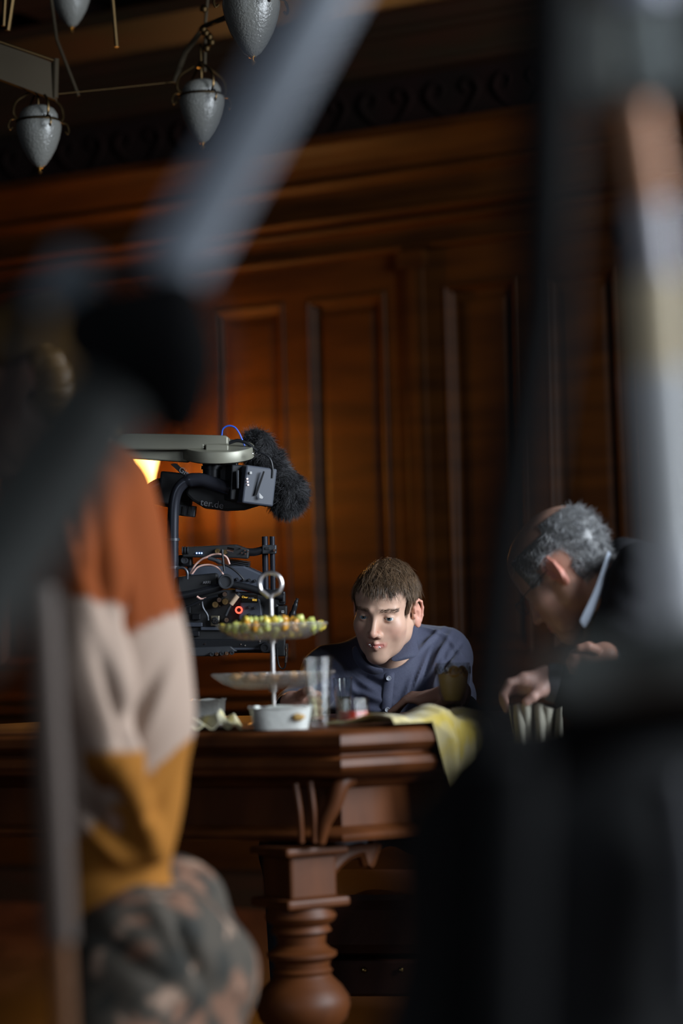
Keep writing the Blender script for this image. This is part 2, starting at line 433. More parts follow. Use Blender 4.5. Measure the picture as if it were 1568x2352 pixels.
# ---------------------------------------------------------------- dining table
TZ = .7645
def flat(px, d): a = P(px, 1600, d); return (a.x, a.y)
A_ = flat(779, 4.3); B_ = flat(1013, 4.42)
poly = [A_, B_, (.44, 5.1), (.30, 5.36), (-.6, 5.66), (-1.2, 5.0)]
twood = mat('table_mahogany', (.092, .026, .005), .52, noise=((3, 20, 3), (.045, .012, .002), .35, .7), bump=.2, bscale=(10, 80, 10), spec=.3)
def inset(poly, d):
    n = len(poly); out = []
    for i in range(n):
        p0, p1, p2 = Vector(poly[i-1]), Vector(poly[i]), Vector(poly[(i+1) % n])
        a = (p1-p0).normalized(); b = (p2-p1).normalized()
        na = Vector((-a.y, a.x)); nb = Vector((-b.y, b.x)); m = (na+nb).normalized()
        out.append(tuple(p1+m*(d/max(.3, m.dot(na)))))
    return out
def ring(poly, prof, name, parent, top=True, bottom=True):
    n = len(poly); v = []; f = []
    for (d, z) in prof:
        for (x, y) in inset(poly, d): v.append((x, y, z))
    for i in range(len(prof)-1):
        for k in range(n): f.append((i*n+k, i*n+(k+1) % n, (i+1)*n+(k+1) % n, (i+1)*n+k))
    if bottom: f.append(tuple(range(n))[::-1])
    if top: f.append(tuple(range((len(prof)-1)*n, len(prof)*n)))
    q = MB(); q.add(v, f); o = q.build(name, twood, parent, True); return o
tb = empty('dining_table', (0, 0, 0)); tag(tb, 'heavy carved mahogany table with canted corner and turned bulbous leg', 'table')
tp = [(.045, TZ-.088), (.02, TZ-.086), (.006, TZ-.078), (0, TZ-.066), (.004, TZ-.054), (.016, TZ-.048), (.016, TZ-.044), (.006, TZ-.040), (-.004, TZ-.028), (-.003, TZ-.014), (.004, TZ-.004), (.014, TZ)]
ring(poly, tp, 'tabletop', tb)
za = .9-(1945-1508)/FPX*4.36
ring(poly, [(.085, za), (.06, za+.004), (.056, za+.012), (.062, za+.02), (.075, za+.026), (.082, za+.03), (.082, TZ-.11), (.06, TZ-.1), (.05, TZ-.088)], 'apron', tb)
# corner post with carved bracket, below the apron corner
cA = Vector((*inset(poly, .1)[0], 0)); eR = (Vector((*B_, 0))-Vector((*A_, 0))).normalized(); eL = (Vector((*poly[-1], 0))-Vector((*A_, 0))).normalized()
lc = P(690, 2100, 4.42); lc.z = 0
yz = lambda y: .9-(y-1500-(784-700)*.03)/FPX*4.42
q = MB(); px_, py_ = lc.x, lc.y; Rz_ = Matrix.Rotation(math.atan2(eR.y, eR.x), 3, 'Z')
q.box((px_, py_, (yz(1945)+yz(2060))/2), (.10, .10, yz(1945)-yz(2060)), Rz_)
q.box((px_, py_, yz(2068)), (.135, .135, .018), Rz_); q.box((px_, py_, yz(1950)), (.135, .135, .016), Rz_)
o = q.build('corner_post', twood, tb, bevel=.006)
# turned leg
q = MB(); H = [(.06, yz(2080)), (.062, yz(2092)), (.066, yz(2102)), (.062, yz(2112)), (.05, yz(2122)), (.054, yz(2130)), (.056, yz(2136)), (.046, yz(2144)), (.044, yz(2165)), (.052, yz(2176)), (.064, yz(2184)), (.064, yz(2192)), (.052, yz(2204)), (.05, yz(2218)), (.056, yz(2226)), (.052, yz(2234)), (.056, yz(2242)), (.072, yz(2262)), (.084, yz(2285)), (.087, yz(2305)), (.08, yz(2335)), (.06, yz(2360)), (.04, yz(2380)), (.036, yz(2420)), (.05, yz(2450)), (.05, .12), (.06, .09), (.06, .0)]
q.lathe(H, (px_, py_, 0), 40); q.build('leg', twood, tb, True)
oth = Vector((-.85, 5.2, 0)); lg2 = bpy.data.objects.new('leg', bpy.data.objects['leg'].data); S.collection.objects.link(lg2); lg2.parent = tb; lg2.location = (oth.x-px_, oth.y-py_, 0)
# carved scroll brackets along the canted face
q = MB()
for (dirn, ln) in ((eR, .12),):
    base = Vector((px_, py_, 0))+dirn*.05
    pts = [base+dirn*x+Vector((0, 0, z)) for (x, z) in [(0, yz(2050)), (.012, yz(2010)), (.045, yz(1975)), (.085, yz(1962)), (.095, yz(1980)), (.10, yz(1995)), (.11, yz(1970)), (.118, yz(1950))]]
    q.tube(bez(pts, 4), .014, 8)
    v = [tuple(p+Vector((0, 0, 0))+s*.012*Vector((-dirn.y, dirn.x, 0))) for s in (-1, 1) for p in pts]+[tuple(base+s*.012*Vector((-dirn.y, dirn.x, 0))+Vector((0, 0, yz(1950)))) for s in (-1, 1)]
    n = len(pts); q.add(v, [tuple(list(range(n))+[2*n]), tuple(list(range(n, 2*n))[::-1]+[2*n+1])])
q.build('carved_bracket', twood, tb, True)
q = MB()  # scroll volutes on the apron corner
for (a, b) in (((678, 1800), (692, 1935)), ((712, 1795), (722, 1935))):
    q.tube(bez([P(a[0], a[1], 4.345), P((a[0]+b[0])/2+3, (a[1]+b[1])/2, 4.34), P(b[0], b[1], 4.345)], 6), .006, 8)
c1 = P(775, 1810, 4.36); q.tube(bez([P(800, 1785, 4.37), P(782, 1800, 4.35), P(765, 1850, 4.345), P(745, 1890, 4.345), P(735, 1935, 4.35)], 6), [.02-.0004*i for i in range(25)], 10)
q.build('corner_scroll', twood, tb, True)

# ---------------------------------------------------------------- leather bench behind the table
leather = mat('dark_leather', (.055, .018, .010), .35, bump=.3, bscale=90)
bn = empty('leather_chair', P(850, 2200, 5.4)); tag(bn, 'low dark leather chair with brass nail heads under the young man, behind the table leg', 'chair')
bz = lambda y, d=5.2: .9-(y-1500)/FPX*d
def boxP(name, x0, y0, x1, y1, d, dep, m, parent, bev=.01, yaw=0):
    """box whose front face spans a pixel rectangle at depth d, dep metres deep"""
    c = P((x0+x1)/2, (y0+y1)/2, d)+_f*dep/2; k = d/FPX
    Rm = CR @ Matrix.Rotation(yaw, 3, 'Y')
    q = MB(); q.box((0, 0, 0), (abs(x1-x0)*k, abs(y1-y0)*k, dep))
    v = [Vector(p) for p in q.v]; q.v = [tuple(Rm @ p+c) for p in v]
    o = q.build(name, m, None, bevel=bev)
    if parent:
        o.parent = parent; o.matrix_parent_inverse = PW(parent).inverted()
    return o
def PW(o):
    m = (Matrix.Translation(o.location) @ o.rotation_quaternion.to_matrix().to_4x4()) if o.rotation_mode == 'QUATERNION' else Matrix.Translation(o.location) @ o.rotation_euler.to_matrix().to_4x4()
    return m
def par(o, t): o.parent = t; o.matrix_parent_inverse = PW(t).inverted(); return o
boxP('seat', 700, 2060, 1180, 2200, 5.47, .45, leather, bn, .03); boxP('seat_rail', 705, 2205, 1175, 2290, 5.48, .43, leather, bn, .008)
for x in (735, 835, 920, 1010, 1100):
    q = MB(); q.lathe([(.007, 0), (.006, .003), (.003, .005), (0, .0055)], P(x, 2228, 5.475), 12, axis=tuple(-_f)); par(q.build('nail_head', brass, None, True), bn)
for x in (745, 1140):
    for dd in (5.51, 5.86):
        a = P(x, 2290, dd); q = MB(); q.cyl(a, (a.x, a.y, 0), .022, 10, .016); par(q.build('leg', twood, None, True), bn)
# ---------------------------------------------------------------- tableware
def tglass(name, tint, white=0.0, bump=0, bscale=120, rough=.04, ior=1.5, boost=1.0):
    m = bpy.data.materials.new(name); m.use_nodes = True; nt = m.node_tree; nt.nodes.clear(); nn = nt.nodes.new; ln = nt.links.new
    out = nn('ShaderNodeOutputMaterial'); tr = nn('ShaderNodeBsdfTransparent'); tr.inputs[0].default_value = (*tint, 1)
    gl_ = nn('ShaderNodeBsdfGlossy'); gl_.inputs['Roughness'].default_value = rough; df = nn('ShaderNodeBsdfDiffuse'); df.inputs[0].default_value = (.85, .84, .82, 1)
    fr_ = nn('ShaderNodeLayerWeight'); fr_.inputs['Blend'].default_value = .5; pw = nn('ShaderNodeMath'); pw.operation = 'POWER'; pw.inputs[1].default_value = 3; mu = nn('ShaderNodeMath'); mu.operation = 'MULTIPLY_ADD'; mu.inputs[1].default_value = .38*boost; mu.inputs[2].default_value = .045*boost; mu.use_clamp = True
    m1 = nn('ShaderNodeMixShader'); m2 = nn('ShaderNodeMixShader'); m1.inputs[0].default_value = white
    ln(tr.outputs[0], m1.inputs[1]); ln(df.outputs[0], m1.inputs[2]); ln(fr_.outputs['Facing'], pw.inputs[0]); ln(pw.outputs[0], mu.inputs[0]); ln(mu.outputs[0], m2.inputs[0]); ln(m1.outputs[0], m2.inputs[1]); ln(gl_.outputs[0], m2.inputs[2]); ln(m2.outputs[0], out.inputs[0])
    if bump:
        tc = nn('ShaderNodeTexCoord'); mp = nn('ShaderNodeMapping'); mp.inputs['Scale'].default_value = (bscale,)*3; n = nn('ShaderNodeTexVoronoi'); bp = nn('ShaderNodeBump'); bp.inputs['Strength'].default_value = bump; bp.inputs['Distance'].default_value = .003
        ln(tc.outputs['Object'], mp.inputs[0]); ln(mp.outputs[0], n.inputs['Vector']); ln(n.outputs['Distance'], bp.inputs['Height']); ln(bp.outputs[0], gl_.inputs['Normal']); ln(bp.outputs[0], fr_.inputs['Normal'])
    return m
glass = tglass('clear_glass', (.93, .95, .95), boost=1.6)
cut = tglass('cut_glass', (.95, .96, .95), .0, .3, 130, .04, boost=1.3)
plate_m = tglass('pressed_glass', (.93, .92, .9), .16, .6, 110, .08, boost=1.8)
water = tglass('pale_drink', (.90, .93, .80), .02, ior=1.33)
redd = mat('red_drink', (.34, .022, .006), .05, ior=1.34)
silver = mat('polished_steel', (.8, .76, .75), .3, 1)
def tz(px, d, z=TZ): # on the table at a pixel column
    a = P(px, 1650, d); return Vector((a.x, a.y, z))
def thing_at(name, loc, label, cat, group=None): t = empty(name, loc); return tag(t, label, cat, group)
# etagere
ex = tz(630, 4.66); Et = thing_at('cake_stand', ex, 'two-tier glass cake stand with steel rod and ring handle', 'cake stand')
zz = lambda y, d: .9-(y-1505)/FPX*d
z1_, z2_ = zz(1582, 4.66)-TZ, zz(1470, 4.66)-TZ
def plate(R, z, name, sc):
    q = MB(); pr = [(.012, z), (R*.45, z), (R*.62, z+.002), (R*.82, z+.012), (R*.97, z+.025), (R, z+.029), (R*.985, z+.032), (R*.93, z+.028), (R*.8, z+.017), (R*.6, z+.008), (R*.45, z+.006), (.012, z+.006)]
    q.lathe(pr, (0, 0, 0), 72, fn=lambda a, i, zz_: 1+(.012 if i in (3, 4, 5, 6, 7, 8) else .004)*math.cos(sc*a)); return q.build(name, plate_m, Et, True)
plate(.119, z1_, 'lower_plate', 18); plate(.107, z2_, 'upper_plate', 16)
q = MB(); q.lathe([(.05, 0), (.052, .004), (.03, .01), (.01, .016), (0.006, .02)], n=24); q.build('base', silver, Et, True)
zt = zz(1372, 4.66)-TZ
q = MB(); q.cyl((0, 0, .012), (0, 0, zt), .0042, 12); q.cyl((0, 0, z2_-.006), (0, 0, z2_+.012), .009, 12); q.cyl((0, 0, z1_-.006), (0, 0, z1_+.012), .009, 12); q.build('rod', silver, Et, True)
k = 4.66/FPX; hc = Vector((0, 0, zz(1342, 4.66)-TZ)); pts = [(0, 0, zt-.002)]
for a in range(-55, 215, 12):
    an = math.radians(a); pts.append((27*k*math.cos(an)*.95, 0, hc.z+27*k*math.sin(an)))
pts[1] = (10*k, 0, hc.z-22*k); pts.append((-17*k, 0, hc.z-18*k)); pts.append((-4*k, 0, hc.z-29*k))
q = MB(); q.tube(bez([pts[0], (6*k, 0, zt+6*k)]+pts[2:], 3), .0044, 10); q.build('ring_handle', silver, Et, True)
# fruit pieces on the upper plate, sweets on the lower
def blob(name, r, m, seed, sq=(1, 1, 1)):
    rr = np.random.RandomState(seed); bm = bmesh.new(); bmesh.ops.create_icosphere(bm, subdivisions=2, radius=r)
    for v in bm.verts:
        n = v.co.normalized(); k = 1+.25*math.sin(n.x*4+seed)*math.cos(n.y*5+seed*2)+.12*math.sin(n.z*9+seed)
        v.co = Vector((v.co.x*k*sq[0], v.co.y*k*sq[1], v.co.z*k*sq[2]))
    me = bpy.data.meshes.new(name); bm.to_mesh(me); bm.free(); me.materials.append(m)
    me.polygons.foreach_set('use_smooth', [True]*len(me.polygons)); return me
fy = mat('yellow_fruit', (.62, .48, .07), .25, coat=.5); fg = mat('pale_fruit', (.50, .52, .14), .2, coat=.5); fr = mat('orange_fruit', (.55, .26, .03), .25, coat=.5)
ms = [blob('fruit_piece', .0095, m, i, (1.1, .9, .8)) for i, m in enumerate((fy, fg, fr, fy, fg))]
r3 = random.Random(11); n = 0; spots = []
while n < 90:
    a = r3.uniform(0, 6.28); rr = .099*math.sqrt(r3.random())
    if rr < .012: continue
    lay = 0 if n < 46 else (1 if n < 74 else 2)
    if (lay == 1 and rr > .082) or (lay == 2 and rr > .066): continue
    p = Vector((rr*math.cos(a), rr*math.sin(a), 0)); 
    if any((p-s).length < (.0125) and l == lay for s, l in spots) : 
        if r3.random() < .98: continue
    spots.append((p, lay)); o = bpy.data.objects.new('fruit_piece', ms[n % 5]); S.collection.objects.link(o)
    o.location = ex+p+Vector((0, 0, z2_+.013+.012*lay+max(0, rr-.06)*.35)); o.rotation_euler = (r3.uniform(0, 3), r3.uniform(0, 3), r3.uniform(0, 3))
    tag(o, 'small glossy yellow fruit chunk on the upper plate of the cake stand', 'fruit', 'fruit pieces on the upper plate'); n += 1
fb = mat('chocolate_sweet', (.20, .09, .04), .35); fo = mat('golden_sweet', (.45, .22, .06), .35)
ms = [blob('sweet', .0105, m, i+7, (1, 1, .75)) for i, m in enumerate((fb, fo, fb))]
n = 0; spots = []
while n < 34:
    a = r3.uniform(0, 6.28); rr = .082*math.sqrt(r3.random())
    if rr < .012: continue
    p = Vector((rr*math.cos(a), rr*math.sin(a), 0))
    if any((p-s).length < .0145 for s in spots): 
        if r3.random() < .98: continue
    spots.append(p); o = bpy.data.objects.new('sweet', ms[n % 3]); S.collection.objects.link(o)
    o.location = ex+p+Vector((0, 0, z1_+.020+max(0, rr-.06)*.3)); o.rotation_euler = (0, 0, r3.uniform(0, 6))
    tag(o, 'small brown sweet on the lower plate of the cake stand', 'sweet', 'sweets on the lower plate'); n += 1
def tumbler(name, px, d, y_top, w_top, w_bot, label, cat, liquid=None, lv=.5, m=glass, facets=0, thick=.0022, base=.008, group=None):
    loc = tz(px, d); t = thing_at(name, loc, label, cat); k = d/FPX
    h = .9-(y_top-1500-(784-px)*.03)/FPX*d-TZ
    rt, rb = w_top/2*k, w_bot/2*k; nn = 12
    pr = [(.0001, 0), (rb*.96, 0), (rb, .002)]+[(rb+(rt-rb)*i/nn, .002+(h-.004)*i/nn) for i in range(1, nn)]+[(rt, h-.001), (rt-thick*.5, h), (rt-thick, h-.001)]
    pr += [(rb+(rt-rb)*i/nn-thick, .002+(h-.004)*i/nn) for i in range(nn-1, 0, -1) if .002+(h-.004)*i/nn > base]+[(rb-thick, base), (.0001, base)]
    q = MB(); q.lathe(pr, (0, 0, 0), 48, fn=(lambda a, i, z: 1+(.014*abs(math.cos(facets*a/2)) if (z < h*.6 and i < nn+2) else 0)) if facets else None)
    q.build('glass_wall', m, t, True)
    if liquid:
        zl = base+(h-base)*lv; g = lambda z: rb+(rt-rb)*z/h-thick-.0003
        q = MB(); q.lathe([(.0001, base+.0003), (g(base), base+.0003)]+[(g(base+(zl-base)*i/6), base+(zl-base)*i/6) for i in range(1, 7)]+[(.0001, zl)], (0, 0, 0), 40); q.build('drink', liquid, t, True)
    return t
tumbler('tall_glass', 734, 4.43, 1508, 68, 44, 'tall flared drinking glass with cut lower half just right of the cake stand', 'glass', water, .34, cut, 10, base=.02)
tumbler('highball_glass', 789, 4.98, 1556, 46, 34, 'small straight glass half full of clear drink behind the red one', 'glass', water, .5)
tumbler('whisky_tumbler', 812, 4.46, 1603, 68, 84, 'faceted whisky tumbler with dark red drink at the table edge', 'glass', redd, .42, cut, 9, thick=.003, base=.012)
# footed cut-glass bowl of fruit punch
bl = tz(1042, 4.85); Bw = thing_at('punch_glass', bl, 'large cut-glass goblet of iced yellow fruit drink at the right', 'goblet')
k = 4.85/FPX; hT = .9-(1522-1492)/FPX*4.85-TZ
q = MB(); R0 = 40*k
pr = [(.0001, 0), (.028, 0), (.03, .003), (.012, .008), (.008, .014), (.012, .02), (.022, .028), (R0*.8, hT*.45), (R0*.93, hT*.7), (R0, hT*.86), (R0, hT-.002), (R0-.0015, hT), (R0-.003, hT-.002), (R0-.003, hT*.86), (R0*.93-.003, hT*.7), (R0*.8-.003, hT*.46), (.018, .032), (.0001, .031)]
q.lathe(pr, (0, 0, 0), 60, fn=lambda a, i, z: 1+(.025*abs(math.sin(10*a+z*250)) if 7 <= i <= 9 else 0)); q.build('bowl', cut, Bw, True)
q = MB()
for i in range(22):
    a0 = 2*math.pi*i/22
    for s in (-1, 1): q.tube([(R0*1.005*math.cos(a0+s*t_*.28), R0*1.005*math.sin(a0+s*t_*.28), hT*.80+t_*hT*.13) for t_ in (0, .5, 1)], .0011, 5)
q.build('lattice_cut', glass, Bw, True)
q = MB(); q.lathe([(.0001, .034), (.018, .034), (R0*.8-.0035, hT*.46), (R0*.93-.0035, hT*.7), (R0*.955-.003, hT*.8), (.0001, hT*.8)], (0, 0, 0), 40); q.build('drink', mat('cloudy_punch', (.95, .66, .20), .3), Bw, True)
q = MB(); q.lathe([(R0-.0035, hT*.80-.001), (R0-.0035, hT*.8), (.0001, hT*.8+.001)], (0, 0, 0), 20)
for i in range(9):
    a = i*2.4; rr = .5*R0+.3*R0*((i*7) % 3)/3
    o = MB(); o.lathe([(.0001, -.003), (.012, -.003), (.013, 0), (.012, .003), (.0001, .003)], (rr*math.cos(a), rr*math.sin(a), hT*.62+.012*(i % 3)), 16, axis=(math.cos(a)*.9, math.sin(a)*.9, .4)); o.build('citrus_slice', mat('citrus', (.85, .45, .03), .35), Bw, True) if i < 6 else None
# oval foil dishes
foil = mat('frosted_dish', (.55, .56, .53), .3, metal=.15, bump=.4, bscale=120)
def dish(name, px, d, w, y0, dep, label, yaw=0):
    loc = tz(px, d); t = thing_at(name, loc, label, 'dish'); k = d/FPX; h = .9-(y0-1500-(784-px)*.03)/FPX*d-TZ; a, b = w/2*k, dep/2
    q = MB(); v = []; f = []; n = 40; pr = [(.75, 0), (.85, .0), (.92, h*.5), (.97, h*.92), (1.02, h*.97), (1.02, h), (.96, h), (.90, h*.5), (.82, .004), (.5, .004)]
    for (s, z) in pr:
        for i in range(n):
            an = 2*math.pi*i/n; c, s_ = math.cos(an), math.sin(an); e = .55
            x = a*s*abs(c)**e*(1 if c > 0 else -1); y = b*s*abs(s_)**e*(1 if s_ > 0 else -1); v.append((x, y, z+.0015*math.sin(an*9)*(z > h*.5)))
    for i in range(len(pr)-1):
        for j in range(n): f.append((i*n+j, i*n+(j+1) % n, (i+1)*n+(j+1) % n, (i+1)*n+j))
    f.append(tuple(range((len(pr)-1)*n, len(pr)*n))); f.append(tuple(range(n))[::-1]); q.add(v, f)
    t.rotation_euler.z = yaw; q.build('dish_wall', foil, t, True); return t
D1 = dish('baking_dish', 645, 4.43, 145, 1622, .11, 'low frosted rectangular dish with a brown food smear below the cake stand', .05)
q = MB(); q.v = []; 
me = blob('food_smear', .011, mat('brown_crust', (.40, .24, .07), .6), 4, (1.1, .25, .6)); o = bpy.data.objects.new('food_smear', me); S.collection.objects.link(o); o.parent = D1; o.location = (.03, -.052, .022)
D2 = dish('glass_dish', 477, 4.82, 85, 1606, .09, 'small pale dish on the cloth next to the striped sweater', 0)
# cloths
lin = mat('cream_linen', (.72, .66, .46), .85, noise=(25, (.76, .66, .32), .4, .65), bump=.3, bscale=500, sheen=.3)
liny = mat('yellow_linen', (.52, .44, .22), .85, noise=(14, (.50, .37, .05), .45, .6), bump=.3, bscale=500, sheen=.3)
def sheet(name, fn, nu, nv, m, th=.002, parent=None):
    v = [fn(i/(nu-1), j/(nv-1)) for i in range(nu) for j in range(nv)]
    f = [(i*nv+j, i*nv+j+1, (i+1)*nv+j+1, (i+1)*nv+j) for i in range(nu-1) for j in range(nv-1)]
    o = obj(name, v, f, m, parent); s = o.modifiers.new('s', 'SOLIDIFY'); s.thickness = th; s.offset = 1
    return o
def nap1(u, v):
    px = 425+130*u; d = 4.45+.22*v; b = tz(px, d)
    h = .006+.018*abs(math.sin(u*7+v*3))*math.sin(math.pi*min(1, max(0, v)))+.020*math.exp(-((u-.62)/.10)**2)*math.exp(-((v-.4)/.3)**2)+.004*math.sin(u*23+v*11)
    h *= min(1, 6*u+.2, 6*(1-u)+.2); return (b.x, b.y, TZ+.001+abs(h))
o = sheet('table_napkin', nap1, 60, 30, lin); tag(o, 'crumpled cream napkin on the table left of the baking dish', 'napkin')
# yellow cloth lying over the table corner and hanging down
Bv = Vector((*B_, 0)); d1 = (Vector((*A_, 0))-Bv).normalized(); d2 = (Vector((.44, 5.1, 0))-Bv).normalized()
def cloth2(u, v):
    # u along the right-hand table edge, v from inside over the edge and down
    s = u*.36-.11; 
    base = Bv+(d1*(-s) if s < 0 else d2*s)
    outw = (d1+d2).normalized()*-1
    lowr = .10+.12*min(1, max(0, (s+.03)/.08)) if s > -.05 else 0.0
    x = v*(.16+.14); ins = .16
    wv = .006*math.sin(s*70+1)+.004*math.sin(s*130)
    if x < ins:
        p = base-outw*(ins-x); h = .003+.010*math.exp(-((x-ins*.75)/.05)**2)*(1+math.sin(s*40))*.8+abs(wv)*.7+.014*math.exp(-((s+.0)/.05)**2)*math.exp(-((x-ins*.8)/.05)**2)
        return (p.x, p.y, TZ+h)
    tt = (x-ins)/.14; hk = min(1, max(0, (s+.025)/.03)); off = (.012*min(1, tt*6)+wv*tt)*hk-.006*(1-hk)
    p = base+outw*(off+.010)
    return (p.x, p.y, TZ+.006-tt*.19*hk)
o = sheet('yellow_cloth', cloth2, 70, 60, liny); tag(o, 'yellow and cream cloth draped over the right corner of the table', 'cloth')
q = MB(); q.lathe([(.0001, 0), (.035, 0), (.055, .006), (.062, .012), (.06, .0135), (.05, .009), (.033, .003), (.0001, .003)], n=48)
o = q.build('dinner_plate', mat('white_china', (.75, .72, .66), .15), None, True); o.location = tz(885, 4.85); tag(o, 'white china plate in front of the man in the navy shirt', 'plate')
o.scale = (.62, .62, .8)
# ---------------------------------------------------------------- cinema camera hanging in its gimbal
blk = mat('black_anodised', (.012, .013, .016), .38, .3); blk2 = mat('matte_black', (.009, .0095, .011), .55); gun = mat('gunmetal_plastic', (.045, .052, .07), .42)
gry = mat('grey_metal', (.07, .075, .085), .33, .6); olive = mat('olive_grey_metal', (.22, .215, .17), .42, .25); chrome = mat('chrome', (.8, .8, .82), .12, 1)
carbon = mat('black_satin_tube', (.03, .032, .042), .25, .5)
gold = mat('gold_connector', (.65, .5, .25), .25, 1); wht = mat('white_print', (.6, .6, .6), .5)
DR = 5.25; KR = DR/FPX
rig = empty('cinema_camera', P(520, 1350, DR)); tag(rig, 'black cinema camera rig with cables hanging in a gimbal under an olive arm', 'film camera')
def rb(name, x0, y0, x1, y1, dd, dep, m, bev=.003, yaw=0, parent=None, roll=0):
    d = DR+dd; c = P((x0+x1)/2, (y0+y1)/2, d)+_f*dep/2; k = d/FPX
    Rm = CR @ Matrix.Rotation(yaw, 3, 'Y') @ Matrix.Rotation(roll, 3, 'Z')
    q = MB(); q.box((0, 0, 0), (abs(x1-x0)*k, abs(y1-y0)*k, dep)); q.v = [tuple(Rm @ Vector(p)+c) for p in q.v]
    return kid(q.build(name, m, None, bevel=bev), parent or rig)
def kid(o, p):
    o.parent = p
    m = PW(p)
    if p.parent: m = PW(p.parent) if p.type == 'MESH' else m
    o.matrix_parent_inverse = (PW(rig) if p is rig else WMX(p)).inverted(); return o
def WMX(p):
    m = p.matrix_basis.copy(); 
    while p.parent: m = p.matrix_parent_inverse @ m; p = p.parent; m = p.matrix_basis @ m
    return m
def kid(o, p):
    o.parent = p; o.matrix_parent_inverse = (PW(p) if p.parent is None else WMX(p)).inverted(); return o
def poly(name, pts, dd, dep, m, bev=.002, parent=None):
    q = MB(); a = [P(x, y, DR+dd) for x, y in pts]; b = [p+_f*dep for p in a]; n = len(pts)
    q.add([tuple(p) for p in a+b], [tuple(range(n)), tuple(range(n, 2*n))[::-1]]+[(i, (i+1) % n, n+(i+1) % n, n+i) for i in range(n)])
    return kid(q.build(name, m, None, bevel=bev), parent or rig)
def rt(name, pts, r, m, dd=0, n=10, sm=5, parent=None):
    q = MB(); bp_ = bez([P(p[0], p[1], DR+dd+(p[2] if len(p) > 2 else 0)) for p in pts], sm); q.tube(bp_, ([r[min(int(i*len(r)/len(bp_)), len(r)-1)] for i in range(len(bp_))] if isinstance(r, list) else r), n); return kid(q.build(name, m, None, True), parent or rig)
def knob(name, x, y, dd, r, l, m, parent=None, n=20):
    q = MB(); c = P(x, y, DR+dd); R_ = r*KR; q.lathe([(.0001, l*.1), (R_*.55, l*.1), (R_*.6, 0), (R_*.85, 0), (R_, l*.15), (R_, l), (.0001, l)], c, n, axis=tuple(_f)); return kid(q.build(name, m, None, True), parent or rig)
# --- upper arm and plate
ap = poly('support_arm', [(40, 1003), (300, 996), (400, 997), (515, 1000), (524, 1003), (524, 1022), (470, 1024), (470, 1033), (380, 1034), (300, 1033), (60, 1032)], -.03, .085, olive, .004)
poly('lower_arm', [(120, 1052), (300, 1053), (430, 1062), (450, 1040), (440, 1034), (120, 1034)], -.01, .05, olive, .003)
q = MB(); c = P(500, 1048, DR+.02); Rd = 84*KR; ax = tuple((CR @ Vector((0, 1, .22))).normalized())
q.lathe([(.0001, -.006), (Rd*.55, -.008), (Rd*.6, -.004), (Rd*.9, -.004), (Rd, 0), (Rd, .022), (Rd*.98, .024), (.0001, .024)], c, 48, axis=ax); kid(q.build('mount_disc', olive, None, True), rig)
poly('plate_lip', [(472, 1021), (524, 1022), (524, 1040), (500, 1044), (472, 1038)], -.035, .03, olive, .002)
q = MB(); q.cyl(P(487, 1052, DR+.01), P(487, 1098, DR+.01), .021, 24); q.cyl(P(487, 1070, DR+.01), P(487, 1078, DR+.01), .024, 24); kid(q.build('tilt_coupling', blk, None, True), rig)
rb('coupling_block', 500, 1055, 545, 1110, 0, .06, blk)
# --- battery pack
bt = rb('battery_pack', 550, 1072, 626, 1160, -.06, .045, gun, .004, yaw=.35, roll=-.12)
rb('battery_plate', 520, 1068, 560, 1150, -.045, .06, blk, .003, yaw=.3, roll=-.05)
rb('battery_catch', 543, 1080, 548, 1122, -.062, .01, gry, .001, parent=bt)
bd = -.094
for (x, y) in ((566, 1098), (567, 1105), (568, 1112)): rb('charge_light', x, y, x+3.5, y+3.5, bd+.022, .004, mat('led_white', (1, .9, .9), .4, emit=(1, .75, .75), es=1.2) if 'led_white' not in bpy.data.materials else bpy.data.materials['led_white'], .0005, parent=bt)
rb('battery_badge', 573, 1083, 578, 1089, bd+.022, .004, wht, .0005, parent=bt)
poly('battery_groove', [(604, 1082), (608, 1083), (590, 1137), (583, 1139)], bd+.0255, .004, blk2, .0005, parent=bt)
poly('release_button', [(595, 1132), (604, 1142), (602, 1146), (595, 1144)], bd+.024, .004, wht, .0005, parent=bt)
# --- yoke tubes and body under the disc
rt('yoke_tube', [(396, 1362), (397, 1300), (397, 1220), (399, 1160), (408, 1125), (428, 1106), (455, 1102), (480, 1108), (510, 1118), (540, 1128)], [13*KR if i < 26 else 16*KR for i in range(46)], carbon, -.02, 20)
rt('yoke_tube', [(330, 1150), (345, 1126), (368, 1113), (400, 1112), (440, 1116)], 15*KR, carbon, .05, 18)
for y in (1236, 1300): q = MB(); q.cyl(P(397, y, DR-.02), P(397, y+6, DR-.02), 15*KR, 20); kid(q.build('tube_collar', gry, None, True), rig)
rb('gimbal_motor', 365, 1085, 440, 1160, .03, .08, blk2, .004, roll=-.1)
rb('motor_clamp', 352, 1120, 420, 1165, .05, .06, blk2, .004, roll=-.25)
rb('rail_block', 408, 1160, 448, 1186, .03, .05, gry, .002, roll=-.12)
for x in (418, 432): rb('rail_slot', x, 1163, x+6, 1183, .026, .006, blk2, .0005, roll=-.12)
poly('cable_pouch', [(430, 1108), (540, 1122), (600, 1160), (560, 1172), (520, 1174), (470, 1168), (440, 1150), (425, 1135)], .0, .06, blk2, .006)
